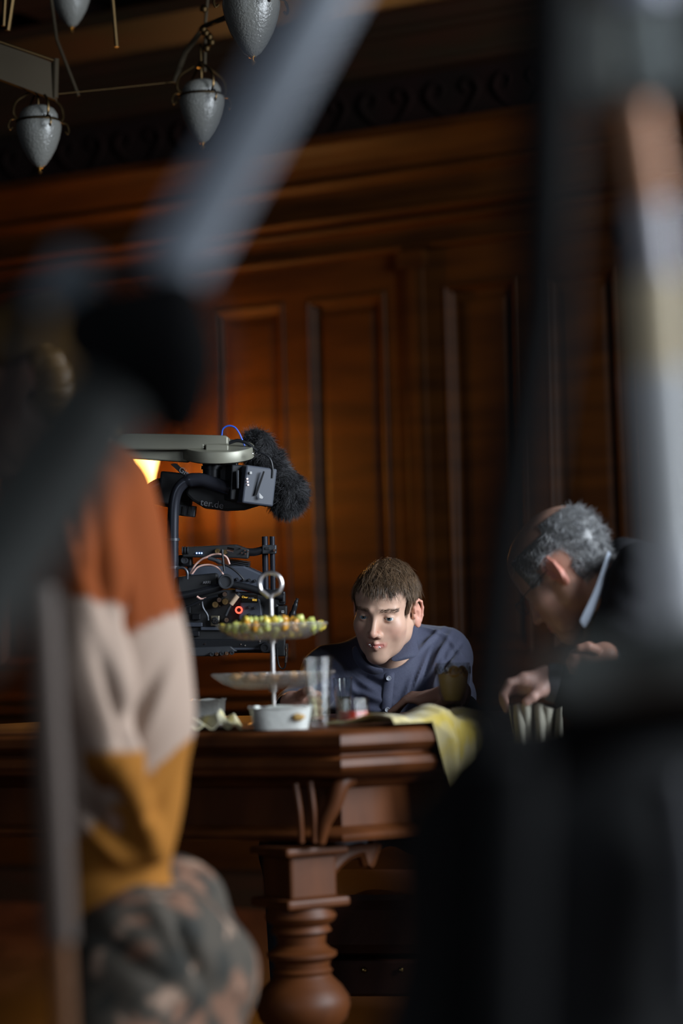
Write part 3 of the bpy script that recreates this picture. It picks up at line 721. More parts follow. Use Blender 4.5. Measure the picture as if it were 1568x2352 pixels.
def text(s_, x, y, dd, size, ang, m, parent=None, name='printed_text', yaw=0):
    c = bpy.data.curves.new('t', 'FONT'); c.body = s_; c.size = size*KR*1.4; c.extrude = .0006
    o = bpy.data.objects.new('t', c); S.collection.objects.link(o)
    me = bpy.data.meshes.new_from_object(o); bpy.data.objects.remove(o); bpy.data.curves.remove(c)
    me.materials.clear(); me.materials.append(m); o = bpy.data.objects.new(name, me); S.collection.objects.link(o)
    o.matrix_world = Matrix.Translation(P(x, y, DR+dd)) @ (CR @ Matrix.Rotation(ang, 3, 'Z') @ Matrix.Rotation(yaw, 3, 'Y')).to_4x4()
    if parent:
        mw = o.matrix_world.copy(); o.parent = parent; o.matrix_parent_inverse = (PW(parent) if parent.parent is None else WMX(parent)).inverted()
    return o
tg = mat('grey_print', (.22, .22, .24), .5)
text('ter.de', 459, 1160, -.003, 16, -.16, tg, rig)
poly('webbing_strap', [(391, 1066), (404, 1064), (440, 1094), (428, 1100)], -.015, .004, blk2, .001)
text('Gis', 409, 1082, -.018, 13, -.5, tg, rig)
# --- camera body
rb('camera_body', 412, 1355, 640, 1500, 0, .13, blk2, .005)
rb('body_side_panel', 560, 1385, 604, 1455, -.012, .02, blk, .004)
poly('control_panel', [(553, 1368), (596, 1376), (600, 1392), (602, 1420), (596, 1440), (556, 1440), (548, 1420)], -.022, .02, gun, .003)
scr = rb('status_display', 553, 1366, 592, 1384, -.024, .004, mat('display_glass', (.004, .004, .005), .1), .0008)
am = mat('amber_pixels', (1, .6, .1), .5, emit=(1, .6, .08), es=.8)
text('Clear', 555, 1373, -.026, 4.5, -.08, am, scr); text('800', 579, 1380, -.026, 5, -.08, am, scr)
text('24.000', 570, 1375, -.026, 3.4, -.08, wht, scr)
q = MB(); c = P(548.5, 1401, DR-.024); q.lathe([(5*KR, 0), (5*KR, -.003), (8.6*KR, -.003), (8.6*KR, 0)], c, 28, axis=tuple(_f))
rr_ = kid(q.build('record_button', mat('red_ring_light', (1, .1, .05), .4, emit=(1, .07, .04), es=2.2), None, True), rig)
knob('record_cap', 548.5, 1401, -.022, 4.6, .006, blk, rr_)
for (x, y) in ((573, 1394), (586, 1396), (573, 1412), (584, 1414), (598, 1416), (573, 1332), (586, 1334), (545, 1330), (560, 1332)): knob('menu_button', x, y, -.03 if y > 1380 else -.012, 3.4, .006, gry)
# upper body block with buttons
poly('top_housing', [(470, 1300), (560, 1300), (605, 1320), (604, 1352), (500, 1345), (440, 1340), (430, 1305)], -.005, .10, gun, .004)
rb('cooling_vent', 525, 1290, 572, 1302, .01, .05, blk, .002, roll=-.15)
for i in range(4): rb('vent_fin', 524, 1287+i*4.2, 574, 1288.6+i*4.2, .006, .05, gry, .0004, roll=-.15)
# XLR and BNC sockets
xl = rb('audio_socket', 483, 1414, 504, 1438, -.012, .01, mat('nickel_plate', (.35, .32, .24), .35, .9), .002)
knob('socket_ring', 493.5, 1426, -.018, 8.5, .006, blk2, xl)
for (x, y) in ((490.5, 1425), (496.5, 1425), (493.5, 1430)): knob('socket_pin', x, y, -.02, 1.2, .003, chrome, xl)
for (x, y, m) in ((494, 1389, gold), (517, 1382, gold), (516, 1365, chrome), (503, 1378, chrome), (520, 1424, chrome)): 
    kn = knob('cable_socket', x, y, -.03, 8 if m is gold else 6, .03, m); knob('socket_pin', x, y, -.028, 2, .01, gold, kn)
# handle arm crossing the body
poly('side_handle', [(405, 1325), (500, 1316), (505, 1352), (440, 1362), (404, 1366)], -.04, .03, blk2, .006)
rt('handle_bar', [(400, 1372), (450, 1362), (500, 1350), (520, 1342), (560, 1348), (610, 1362), (650, 1372)], 9*KR, blk, -.05, 14)
q = MB(); q.lathe([(.0001, .002), (12*KR, .002), (13*KR, -.002), (16*KR, -.002), (17.5*KR, .002), (17.5*KR, .02), (.0001, .02)], P(518, 1336, DR-.065), 32, axis=tuple(_f)); kid(q.build('pivot_cap', gry, None, True), rig)
text('ARRI', 466, 1341, -.045, 6, .05, tg, rig, name='logo')
rb('handle_end', 640, 1358, 655, 1386, -.05, .03, blk, .004)
# wireless transmitter on top
tx = poly('video_transmitter', [(418, 1257), (540, 1251), (572, 1262), (570, 1284), (540, 1282), (418, 1280)], -.02, .06, blk2, .003)
bl_ = mat('led_blue', (.3, .5, 1), .4, emit=(.25, .45, 1), es=5)
for x in (451.5, 457.5, 463): rb('status_light', x-1.4, 1269, x+1.4, 1272, -.024, .003, bl_, .0005, parent=tx)
knob('antenna_port', 499, 1266, -.03, 6.5, .02, gold, tx); knob('antenna_port', 517, 1268, -.03, 6, .02, gold, tx)
rt('silver_plug', [(521, 1262), (537, 1265)], 5.5*KR, chrome, -.035, 14, parent=tx)
q = MB(); [q.cyl(P(x, 1264, DR-.02), P(x+3, 1264, DR-.02), 9*KR, 16) for x in (418, 424, 430)]; kid(q.build('knurled_end', gry, None, True), tx)
for (x, y) in ((554, 1259), (562, 1264), (569, 1267), (555, 1270), (563, 1272)): knob('screw_head', x, y, -.026, 1.8, .004, chrome, tx)
rb('focus_motor', 408, 1275, 440, 1302, .0, .05, blk, .004); knob('motor_gear', 423, 1287, -.012, 9, .015, gry)
rb('top_plate', 430, 1296, 470, 1330, .02, .06, blk, .003)
# support rods on the right
for (x, w_) in ((608.5, 7), (625.5, 6)):
    q = MB(); q.cyl(P(x-.5, 1232, DR+.02), P(x+4, 1500, DR+.02), w_*KR, 20); kid(q.build('support_rod', carbon, None, True), rig)
rb('rod_clamp', 602, 1252, 634, 1272, -.01, .05, gry, .002); rb('clamp_slot', 608, 1257, 620, 1263, -.012, .01, blk2, .001); knob('clamp_screw', 630, 1264, -.02, 3.5, .01, chrome)
rt('clamp_arm', [(566, 1268), (585, 1268), (604, 1263)], 9*KR, blk, .0, 12)
rb('rod_bracket', 600, 1365, 655, 1390, 0, .05, blk, .003); rb('side_module', 636, 1392, 659, 1422, -.01, .05, blk2, .003); text('EI', 652, 1408, -.014, 6, 1.57, wht, rig)
# antenna, lower cable
rt('antenna', [(667, 1424), (674, 1404), (679, 1386), (683, 1374)], [8*KR]*5+[6*KR]*5+[4.5*KR]*3+[3.5*KR]*3, blk, -.01, 12)
# bottom plates
rb('base_plate', 425, 1468, 600, 1492, -.01, .12, blk, .004); poly('dovetail', [(432, 1488), (530, 1484), (545, 1496), (500, 1508), (440, 1508)], -.02, .1, gry, .003)
rb('rod_foot', 520, 1480, 620, 1494, -.01, .06, gun, .003); knob('locking_knob', 608, 1488, -.03, 12, .02, blk)
for i in range(5): knob('hex_bolt', 486+i*11.5, 1503-i*.8, -.035, 5, .02, chrome if i % 2 else gry)
rb('cable_box', 620, 1462, 655, 1508, 0, .04, blk2, .003)
rt('silver_connector', [(657, 1478), (658, 1500), (656, 1522)], [4.6*KR]*4+[3.6*KR]*4+[3*KR]*3, chrome, -.02, 12)
rt('hanging_cable', [(656, 1522), (654, 1532), (648, 1536), (641, 1530), (637, 1512), (636, 1490)], 1.8*KR, blk, -.02, 8)
# cables
pk = mat('pink_cable', (.62, .38, .32), .4)
rt('coax_cable', [(437, 1318), (448, 1298), (463, 1285), (474, 1280)], 2.2*KR, pk, -.05, 8)
rt('coax_cable', [(474, 1280), (487, 1274), (505, 1273), (520, 1280), (527, 1296)], 2.2*KR, pk, -.05, 8)
rt('coax_cable', [(441, 1318), (455, 1302), (480, 1297), (500, 1304), (513, 1320)], 2.0*KR, pk, -.055, 8)
rt('coax_cable', [(452, 1370), (462, 1376), (474, 1374)], 2.4*KR, pk, -.06, 8)
rt('power_plug', [(478, 1282), (495, 1287), (507, 1293)], [4.5*KR]*6+[5.5*KR]*5, gry, -.06, 12)
rt('power_cable', [(507, 1293), (530, 1304), (548, 1318), (560, 1332)], 2.3*KR, blk, -.06, 8)
rt('power_cable', [(510, 1262), (512, 1285), (515, 1312)], 2.6*KR, blk, -.06, 8)
rt('power_cable', [(404, 1306), (420, 1304), (430, 1314), (430, 1330)], 3*KR, gry, -.055, 8)
rt('power_cable', [(408, 1402), (440, 1390), (470, 1376), (500, 1368)], 3*KR, blk, -.06, 8)
rt('power_cable', [(463, 1375), (466, 1395), (476, 1412), (478, 1425)], 2.6*KR, gry, -.035, 8)
rt('power_cable', [(550, 1362), (535, 1378), (525, 1398), (518, 1414)], 3.2*KR, gry, -.05, 8)
rt('power_plug', [(545, 1368), (536, 1380), (530, 1388)], 6*KR, mat('tan_plug', (.45, .32, .22), .4), -.06, 10)
for (x, y, w_, h_) in ((426, 1390, 12, 20), (440, 1410, 20, 14), (425, 1430, 40, 10), (460, 1440, 60, 8), (530, 1440, 30, 14), (600, 1430, 20, 16), (540, 1352, 50, 8), (428, 1450, 30, 12), (575, 1450, 26, 10)):
    rb('panel_detail', x, y, x+w_, y+h_, -.008, .012, blk if w_ < 35 else gun, .002)
r4 = random.Random(5)
for i in range(16): knob('small_screw', r4.uniform(420, 600), r4.uniform(1360, 1490), -.012, 1.6, .004, chrome)
# lens to the far side
q = MB(); q.lathe([(.0001, 0), (.05, 0), (.052, .03), (.05, .06), (.056, .07), (.056, .16), (.0001, .16)], P(520, 1420, DR+.10), 32, axis=tuple(CR @ Vector((.3, 0, -1)))); kid(q.build('lens', blk, None, True), rig)
# blue cable and clip on top
rt('blue_cable', [(509, 1000), (512, 985), (524, 978), (538, 981), (548, 993), (556, 1010), (562, 1024)], 1.9*KR, mat('blue_cable', (.02, .10, .6), .35), -.0, 8)
rt('headset_cable', [(525, 1018), (545, 1012), (566, 1018), (590, 1036)], 4*KR, blk, .0, 8); rt('headset_cable', [(585, 1038), (604, 1042), (620, 1054), (626, 1075), (625, 1098)], 2.2*KR, blk, -.05, 8)
rt('silver_ring', [(583, 1046), (580, 1041), (584, 1037), (589, 1040), (587, 1046), (583, 1046)], 1*KR, chrome, -.05, 6)
# --- furry windshield microphone
mc = P(628, 1085, DR+.09); mk = tag(empty('fur_microphone', mc), 'black furry windshield over a microphone behind the battery pack', 'microphone')
fur = mat('black_fur', (.028, .028, .032), .45, attr=True, spec=.4)
g = Grid((-.115, -.075, -.13), (.115, .075, .13), .004)
cc = lambda x, y, dd=0: P(x, y, DR+.09+dd)-mc
g.add(g.cap(cc(592, 1026), cc(650, 1130), .030, .037)); g.add(g.ell(cc(660, 1135), (.040, .04, .045)), .02); g.add(g.ell(cc(588, 1030), (.03, .03, .035)), .02)
V, F = g.mesh(); Nn = nrm(V, F); V = V+Nn*(vnoise(V, 60, 3)*.004)[:, None]
o = obj('windshield_core', V, F, mat('fur_core', (.008, .008, .009), .8)); o.location = mc; kid(o, mk)
rs = np.random.RandomState(4); ii = rs.randint(0, len(V), 15000)
base = V[ii]+rs.normal(size=(15000, 3))*.0015; nn_ = Nn[ii]
fl_ = np.array(cc(655, 1150))-np.array(cc(600, 1030)); fl_ /= np.linalg.norm(fl_)
flow = np.stack([vnoise(base, 45, 9), vnoise(base, 45, 10), vnoise(base, 45, 11)], 1)
dd_ = nn_*.6+flow*.8+fl_*.5+rs.normal(size=(15000, 3))*.25; dd_ /= np.linalg.norm(dd_, axis=1)[:, None]
VV, FF = strands(base, dd_, nn_, rs.uniform(.010, .024, 15000), .00042, .35, 5, 4, grav=.10, lift=-.1)
cl = np.repeat(np.clip(rs.gamma(1.5, .02, 15000)+.012+.05*(rs.rand(15000) < .06), 0, .3), 15)[:, None]*np.array([1, 1, 1.08])
o = obj('fur', VV, FF, fur, cols=cl); o.location = mc; kid(o, mk)
# ---------------------------------------------------------------- people
skin = mat('skin', (.5, .3, .22), .45, attr=True, sss=.12, bump=.08, bscale=600, spec=.4)
eyew = mat('eye_white', (.62, .58, .56), .12); iris = mat('blue_grey_iris', (.10, .15, .18), .2); pupil = mat('pupil', (.003, .003, .003), .1)
def headR(yaw, pitch, roll): return CR @ Matrix.Rotation(-math.pi/2, 3, 'X') @ (Matrix.Rotation(roll, 3, 'Y') @ Matrix.Rotation(yaw, 3, 'Z') @ Matrix.Rotation(pitch, 3, 'X'))
def facecol(V, base, old=False, m=0.0, red=1.0):
    V = np.asarray(V); n = len(V); C = np.tile(np.array(base), (n, 1)); x, y, z = V.T
    ax = np.abs(x); fr = (y < -.03)
    def mixc(w, col): nonlocal C; w = w[:, None]; C = C*(1-w)+w*np.array(col)
    mixc(.35*gz(ax, .045, .02)*gz(z, -.035, .02)*fr*red, (.55, .22, .17))
    mixc(.5*gz(x, 0, .013)*gz(z, -.038, .013)*fr*red, (.55, .22, .17))
    mixc(.95*np.clip(1.4-np.abs((x-m)/.024)**2, 0, 1)*gz(z, -.0645, .0075)*(y < -.078), (.50, .15, .13))
    mixc(.8*(ax > .072)*(np.abs(y-.014) < .04)*(z > -.045)*.55*red, (.62, .20, .15))
    return C
def brow(V, C, col, w=1.0):
    x, y, z = V.T; ax = np.abs(x); zc = .0165+.004*np.sin(np.clip((ax-.012)/.04, 0, 1)*2.4)
    k = w*gz(z, zc, .0035)*(ax > .011)*(ax < .052)*(y < -.05)*np.clip((ax-.009)/.008, 0, 1); k = k[:, None]
    return C*(1-k)+k*np.array(col)
def to_world(V, R, T, s=1.0): return (np.asarray(V)*s) @ np.array(R).T+np.array(T)
def eyes(parent, R, T, s, look):
    for sg in (-1, 1):
        c = Vector((sg*.0315, -.0685, -.0015)); lk = Vector(look).normalized()
        pr = lambda a0, a1, r, n=8: [(r*math.sin(a0+(a1-a0)*i/n)+1e-5, r*math.cos(a0+(a1-a0)*i/n)) for i in range(n+1)]
        def part(name, prof, m, par_):
            q = MB(); q.lathe(prof, c, 28, axis=tuple(lk)); q.v = [tuple(v) for v in to_world(q.v, R, T, s)]; return kid(q.build(name, m, None, True), par_)
        e = part('eyeball', pr(0, math.pi, .0123, 16), eyew, parent)
        part('iris', pr(0, .50, .0127), iris, e); part('pupil', pr(0, .2, .0129), pupil, e)
def hand_sdf(pts, palm, h=.0022, rr=1.0):
    """pts: five finger chains (world), palm: list of capsules"""
    allp = np.array([tuple(p) for ch in pts for p in ch]+[tuple(p) for c in palm for p in c[:2]])
    lo = allp.min(0)-.035; hi = allp.max(0)+.035; g = Grid(lo, hi, h)
    for (a, b, ra, rb_) in palm: g.add(g.cap(a, b, ra, rb_), .016)
    for j, ch in enumerate(pts):
        r = (.0098 if j == 0 else [.0088, .009, .0086, .0076][j-1])*rr; gg = None
        D0 = g.D.copy(); g.D = np.full_like(D0, 1)
        for i in range(len(ch)-1): g.add(g.cap(ch[i], ch[i+1], r*(1-.1*i), r*(1-.1*(i+1))), .003)
        d = g.D; g.D = D0; g.add(d, .006)
    V, F = keepbig(*g.mesh()); return relax(V, F, 1, .3), F
def merge(parts):
    V = []; F = []; C = []; n = 0
    for v, f, c in parts:
        if V:   # join this piece to the nearest skin already there, under the clothes
            A = np.concatenate(V); ia = np.arange(0, len(A), 7); ib = np.arange(0, len(v), 5)
            best = min(((((A[i]-v[ib])**2).sum(1).min(), i) for i in ia), key=lambda t: t[0])[1]
            jb = ((v-A[best])**2).sum(1).argmin(); fa = next(q for q in np.concatenate(F)[::-1] if best in q); fb = f[(f == jb).any(1)][0]
            o1 = [x for x in fa if x != best][0]; o2 = [x for x in fb if x != jb][0]; F.append(np.array([[best, o1, o2+n, jb+n]]))
        V.append(v); F.append(f+n); C.append(c); n += len(v)
    return np.concatenate(V), np.concatenate(F), np.concatenate(C)
def bodycol(V, base): return np.clip(np.tile(np.array(base), (len(V), 1))*(1+.06*vnoise(V, 90, 5)[:, None]), 0, 1)
def hair(name, parent, V, N, mask, flowfn, n, L, r0, cols, R, T, s, m, seed=1, curl=.25, lift=.3, grav=.1, wave=0.0, seg=6, surfE=None, clump=0.6, locks=0):
    rs = np.random.RandomState(seed); idx = np.where(mask)[0]; ii = rs.choice(idx, n); b = V[ii]+rs.normal(size=(n, 3))*.0012; nn = N[ii]
    cn = np.stack([vnoise(b, 110, seed+k) for k in range(3)], 1)*clump
    d = flowfn(b)+cn+rs.normal(size=(n, 3))*.10
    if locks:
        c = V[rs.choice(idx, locks)]; near = ((b[:, None, :]-c[None])**2).sum(2).argmin(1); c2 = c[near]; q_ = rs.normal(size=(locks, 3))*.35*clump
        d = flowfn(c2)+q_[near]+(c2-b)*38+rs.normal(size=(n, 3))*.05
    d = d/(np.linalg.norm(d, axis=1)[:, None]+1e-9); d = d-nn*(d*nn).sum(1)[:, None]*.85; d /= np.linalg.norm(d, axis=1)[:, None]+1e-9
    d = d+nn*lift; d /= np.linalg.norm(d, axis=1)[:, None]
    ln = (L(b) if callable(L) else L)*rs.uniform(.7, 1.15, n)
    VV, FF = strands(b, d, nn, ln, r0, curl, seed, seg, grav=grav, lift=-lift*.5, wave=wave)
    cc_ = cols(b, rs); cc_ = np.repeat(cc_, (seg+1)*3, 0)
    return kid(obj(name, to_world(VV, R, T, s), FF, m, cols=cc_), parent)
# ======== young man in the navy shirt ========
pY = tag(empty('person', P(890, 1600, 5.6)), 'young man with short brown hair in navy shirt leaning over table, chewing', 'person')
RY = headR(-.30, .19, .055); TY = P(885, 1402, 5.5); sY = .955
g = head_sdf(.0018, mouth=.003, pucker=.25, neckdir=(.0, .085, -.16)); V, F = keepbig(*g.mesh()); V = relax(V, F, 1, .35); V[:, 0] *= .955
NH = nrm(V, F)
C = facecol(V, (.60, .38, .28), m=.003); C = brow(V, C, (.16, .095, .06), .6)
C *= (1+.05*vnoise(V, 150, 2))[:, None]
st_ = gz(V[:, 2], -.085, .03)*(V[:, 1] < .02)*.12; C *= (1-st_)[:, None]
parts = [(to_world(V, RY, TY, sY), F, C)]
# left hand (viewer's right) flat on the table, knuckles up
hc = (.60, .34, .26); Tz = TZ+.008
def tp_(px, d, z): return tz(px, d, z)
wr = tp_(1052, 5.12, TZ+.045); kn = [tp_(985-6*i, 5.16-.022*i, TZ+.040-.003*i) for i in range(4)]
fing = [[tp_(1030, 5.09, TZ+.028), tp_(1005, 5.05, TZ+.018), tp_(985, 5.04, TZ+.010)]]
for i in range(4): a = kn[i]; fing.append([a, a+Vector((-.034, -.012, .002)), a+Vector((-.056, -.018, -.016)), a+Vector((-.066, -.02, -.030+.003*i))])
hv, hf = hand_sdf(fing, [(wr, kn[i], .018, .012) for i in range(4)]+[(wr, P(1056, 1634, 5.28), .022, .026), (wr, fing[0][0], .018, .012)])
parts.append((hv, hf, bodycol(hv, hc)))
# right hand round the tall glass
wr2 = tp_(672, 5.0, TZ+.035); k2 = [tp_(697+2*i, 4.97-.0*i, TZ+.055-.016*i) for i in range(4)]
fing = [[tp_(690, 4.95, TZ+.05), tp_(704, 4.93, TZ+.06), tp_(714, 4.92, TZ+.062)]]
for i in range(4): a = k2[i]; fing.append([a, a+Vector((.018, -.012, 0)), a+Vector((.03, -.006, -.002)), a+Vector((.033, .01, -.003))])
hv, hf = hand_sdf(fing, [(wr2, k2[i], .015, .010) for i in range(4)]+[(wr2, P(668, 1629, 5.2), .020, .024)])
parts.append((hv, hf, bodycol(hv, hc)))
# trunk under the shirt
g = Grid((-.28, 5.0, .45), (.42, 6.0, 1.05), .01); g.add(g.cap(P(905, 1490, 5.62), P(890, 1560, 5.66), .05, .07)); g.add(g.ell(P(890, 1700, 5.68), (.12, .08, .16)), .05)
for a_, b_, c__, d_ in (((1022, 1512, 5.66), (1040, 1600, 5.52), .042, .036), ((1040, 1600, 5.52), (1050, 1646, 5.36), .036, .03), ((1050, 1646, 5.36), (1062, 1628, 5.2), .028, .026), ((955, 1500, 5.66), (1022, 1512, 5.66), .04, .04), ((850, 1520, 5.63), (758, 1552, 5.6), .035, .035), ((758, 1552, 5.6), (678, 1630, 5.38), .04, .03), ((678, 1630, 5.38), (664, 1628, 5.1), .028, .022), ((900, 1520, 5.63), (955, 1500, 5.66), .05, .04), ((900, 1520, 5.63), (850, 1520, 5.63), .05, .04)): g.add(g.cap(P(*a_), P(*b_), c__, d_), .02)
V2, F2 = g.mesh(); parts.insert(1, (V2, F2, bodycol(V2, hc)))
VB, FB, CB = merge(parts); body = kid(obj('body', VB, FB, skin, cols=CB), pY)
eyes(body, RY, TY, sY, (.10, -1, .10))
cr = mat('white_cream', (.8, .76, .74), .4)
for (x, z) in ((-.011, -.063), (-.008, -.066), (.003, -.0675), (.010, -.069), (.012, -.0665), (.014, -.068), (.0, -.0665)):
    q = MB(); bm_ = blob('crumb', .0016+.0006*(int(x*1000) % 2), cr, int(x*1000) % 7, (1.3, .6, .8)); o = bpy.data.objects.new('food_crumb', bm_); S.collection.objects.link(o)
    o.matrix_world = Matrix.Translation(Vector(to_world([(x, -.0965+abs(x)*.25, z)], RY, TY, sY)[0])); o.parent = body; o.matrix_parent_inverse = WMX(body).inverted()
hm = mat('brown_hair', (.1, .06, .03), .35, attr=True, spec=.6)
def hmask(V, f=.066):
    x, y, z = V.T; ax = np.abs(x); front = f+.012*np.clip((ax-.03)/.03, 0, 1)-.05*np.clip((y+.055)/.05, 0, 1)
    ear = (ax > .06) & (y > -.02) & (y < .045) & (z < .036)
    return ((z > front) | ((y > -.042) & (z > .0) & (ax > .05)) | ((y > .03) & (z > -.055))) & ~ear & (z > -.06)
def base_cap(name, V, F, mask, off, m, parent, R, T, s, col):
    f = mask[F].all(1); Fm = F[f]; u, inv = np.unique(Fm, return_inverse=True); NN = NH_[u]
    v = V[u]+NN*off; return kid(obj(name, to_world(v, R, T, s), inv.reshape(-1, 4), m, cols=np.tile(np.array(col), (len(u), 1))), parent)
NH_ = NH; mk_ = hmask(V)
base_cap('scalp_hair', V, F, mk_, .0035, hm, body, RY, TY, sY, (.045, .026, .014))
def flowY(b):
    x, y, z = b.T; top = np.clip((z-.05)/.05, 0, 1)[:, None]
    side = np.stack([np.sign(x)*.15, np.full(len(x), -.15), -np.ones(len(x))], 1)
    tp = np.stack([.55+0*x, -.8+0*x, -.1+0*x], 1); bk = np.stack([.2*np.sign(x), .3+0*x, -1+0*x], 1)
    w = (y > .03)[:, None]*1.0
    return top*tp+(1-top)*(w*bk+(1-w)*side)
def colY(b, rs): return np.clip(np.array([.10, .062, .036])*rs.uniform(.35, 2.2, len(b))[:, None], 0, .5)
hair('hair', body, V, NH, mk_ & (V[:, 2] > .045), flowY, 7000, .034, .0006, colY, RY, TY, sY, hm, 3, .10, .34, .15, .16, locks=330)
hair('side_hair', body, V, NH, mk_ & (V[:, 2] <= .05), flowY, 3200, .017, .0006, colY, RY, TY, sY, hm, 5, .10, .14, .1, locks=260)
fr_ = mk_ & (V[:, 1] < -.03) & (V[:, 2] > .045)
hair('tousled_locks', body, V, NH, mk_ & (V[:, 2] > .055), flowY, 1100, .042, .0006, colY, RY, TY, sY, hm, 13, .22, .55, .25, .25, locks=80)
hair('fringe', body, V, NH, fr_, lambda b: np.stack([.5+0*b[:, 0], -.5+0*b[:, 0], -.7+0*b[:, 0]], 1), 700, .022, .0006, colY, RY, TY, sY, hm, 8, .12, .3, .2, .1, locks=40)
# eyebrows
bm2 = (np.abs(V[:, 2]-.0185) < .0035) & (np.abs(V[:, 0]) > .012) & (np.abs(V[:, 0]) < .05) & (V[:, 1] < -.06)
for sg in (-1, 1): hair('eyebrow', body, V, NH, bm2 & (V[:, 0]*sg > 0), lambda b: np.stack([np.sign(b[:, 0]), .3+0*b[:, 0], .25+0*b[:, 0]], 1), 210, .007, .00035, lambda b, rs: np.tile(np.array([.10, .06, .04]), (len(b), 1)), RY, TY, sY, hm, 9, .1, .12, 0, seg=3, clump=.1)
# shirt
navy = mat('navy_shirt', (.050, .055, .095), .75, noise=(400, (.04, .045, .08), .4, .6), bump=.15, bscale=900, sheen=.15)
lo = np.array(P(590, 1760, 5.6)); g = Grid((-.30, 5.13, .60), (.42, 5.9, .99), .0042)
def cp(a, b, ra, rb_, k=.05): g.add(g.cap(P(*a), P(*b), ra, rb_), k)
cp((888, 1560, 5.66), (890, 1760, 5.62), .105, .125); g.add(g.ell(P(893, 1600, 5.63), (.15, .11, .115)), .05)
cp((955, 1482, 5.67), (1022, 1508, 5.67), .048, .056); cp((850, 1510, 5.63), (758, 1552, 5.6), .045, .055)
cp((905, 1478, 5.64), (900, 1530, 5.62), .05, .08, .04)
cp((1022, 1512, 5.66), (1040, 1600, 5.52), .058, .05); cp((1040, 1600, 5.52), (1050, 1646, 5.36), .048, .042, .03); cp((1050, 1646, 5.36), (1062, 1628, 5.2), .040, .034, .02)
cp((758, 1552, 5.6), (678, 1630, 5.38), .056, .045); cp((678, 1630, 5.38), (664, 1628, 5.1), .042, .032, .03)
g.sub(g.cap(P(880, 1480, 5.5), P(903, 1500, 5.6), .045, .052), .01)
V3, F3 = g.mesh(); N3 = nrm(V3, F3); px3, py3 = px_of(V3)
def crease(x, y, ang, w, l, x0, y0):
    c, s = math.cos(ang), math.sin(ang); a = (x-x0)*c+(y-y0)*s; b = -(x-x0)*s+(y-y0)*c
    return np.exp(-(b/w)**2)*np.exp(-(a/l)**2)
dsp = .0028*vnoise(V3, 34, 4)
fr3 = (N3 @ np.array(_f)) < .3
for (x0, y0, an, w_, l_, amp) in ((985, 1475, -.75, 5, 35, .008), (1000, 1455, .35, 4, 30, .006), (1012, 1500, -1.1, 5, 38, .008), (1035, 1510, -.9, 4, 35, -.007), (960, 1560, -1.15, 7, 55, .010), (975, 1540, -1.2, 5, 45, -.009), (930, 1600, -1.25, 6, 40, .007), (1000, 1580, -1.35, 7, 50, .009), (985, 1610, -1.3, 5, 40, -.008), (1050, 1560, -1.9, 5, 40, .007), (1022, 1560, -1.6, 4, 45, -.008),
    (850, 1600, .35, 8, 50, .006), (820, 1560, .6, 8, 60, .006), (780, 1545, .9, 7, 50, .008), (760, 1580, 1.0, 6, 40, -.007), (850, 1560, .4, 6, 40, -.006), (840, 1630, .1, 6, 50, .006), (940, 1640, .1, 5, 60, .005), (720, 1600, -.5, 6, 40, .007), (1045, 1490, .8, 4, 25, .006)):
    dsp = dsp+amp*crease(px3, py3, an, w_, l_, x0, y0)*fr3
V3 = V3+N3*dsp[:, None]*1.35
shirt = kid(obj('shirt', V3, F3, navy), pY)
def ptsheet(name, rows, m, th=.0016, parent=None, sub=2):
    nr, nc = len(rows), len(rows[0]); v = [tuple(P(*p)) for r in rows for p in r]
    f = [(i*nc+j, i*nc+j+1, (i+1)*nc+j+1, (i+1)*nc+j) for i in range(nr-1) for j in range(nc-1)]
    o = obj(name, v, f, m, None); s = o.modifiers.new('s', 'SOLIDIFY'); s.thickness = th; s.offset = 0
    u = o.modifiers.new('u', 'SUBSURF'); u.levels = u.render_levels = sub; return kid(o, parent)
ptsheet('collar', [[(948, 1428, 5.56), (957, 1428, 5.565), (964, 1436, 5.575)], [(938, 1450, 5.53), (950, 1452, 5.525), (958, 1455, 5.54)], [(932, 1470, 5.505), (946, 1474, 5.495), (957, 1478, 5.51)], [(924, 1488, 5.48), (945, 1496, 5.47), (966, 1506, 5.485)], [(908, 1502, 5.465), (926, 1508, 5.455), (945, 1512, 5.47)], [(894, 1514, 5.46), (902, 1520, 5.455), (912, 1520, 5.46)]], navy, parent=shirt)
ptsheet('collar', [[(818, 1480, 5.5), (812, 1484, 5.5), (806, 1488, 5.51)], [(828, 1505, 5.47), (822, 1514, 5.47), (812, 1522, 5.48)], [(842, 1524, 5.45), (836, 1534, 5.45), (836, 1545, 5.46)], [(862, 1534, 5.445), (860, 1542, 5.445), (862, 1552, 5.455)], [(880, 1534, 5.45), (880, 1540, 5.45), (882, 1545, 5.455)]], navy, parent=shirt)
def surf_d(px, py):
    m = (np.abs(px3-px) < 5) & (np.abs(py3-py) < 5); q = (V3-np.array(CAM)) @ np.array(_f); return float(q[m].min()) if m.any() else 5.5
rows = []
for i in range(9):
    y = 1520+i*17; xc = 897-i*1.6; rows.append([(xc-12, y, surf_d(xc-12, y)-.001), (xc, y, surf_d(xc, y)-.006), (xc+12, y, surf_d(xc+12, y)-.001)])
ptsheet('button_placket', rows, navy, .002, shirt)
btn = mat('grey_pearl_button', (.35, .37, .42), .2)
for (x, y) in ((892, 1558), (889, 1630)):
    q = MB(); q.lathe([(.0001, .002), (.0035, .002), (.005, .003), (.0058, .0015), (.0058, 0), (.0001, 0)], P(x, y, surf_d(x, y)-.0075), 18, axis=tuple(-_f)); kid(q.build('button', btn, None, True), shirt)
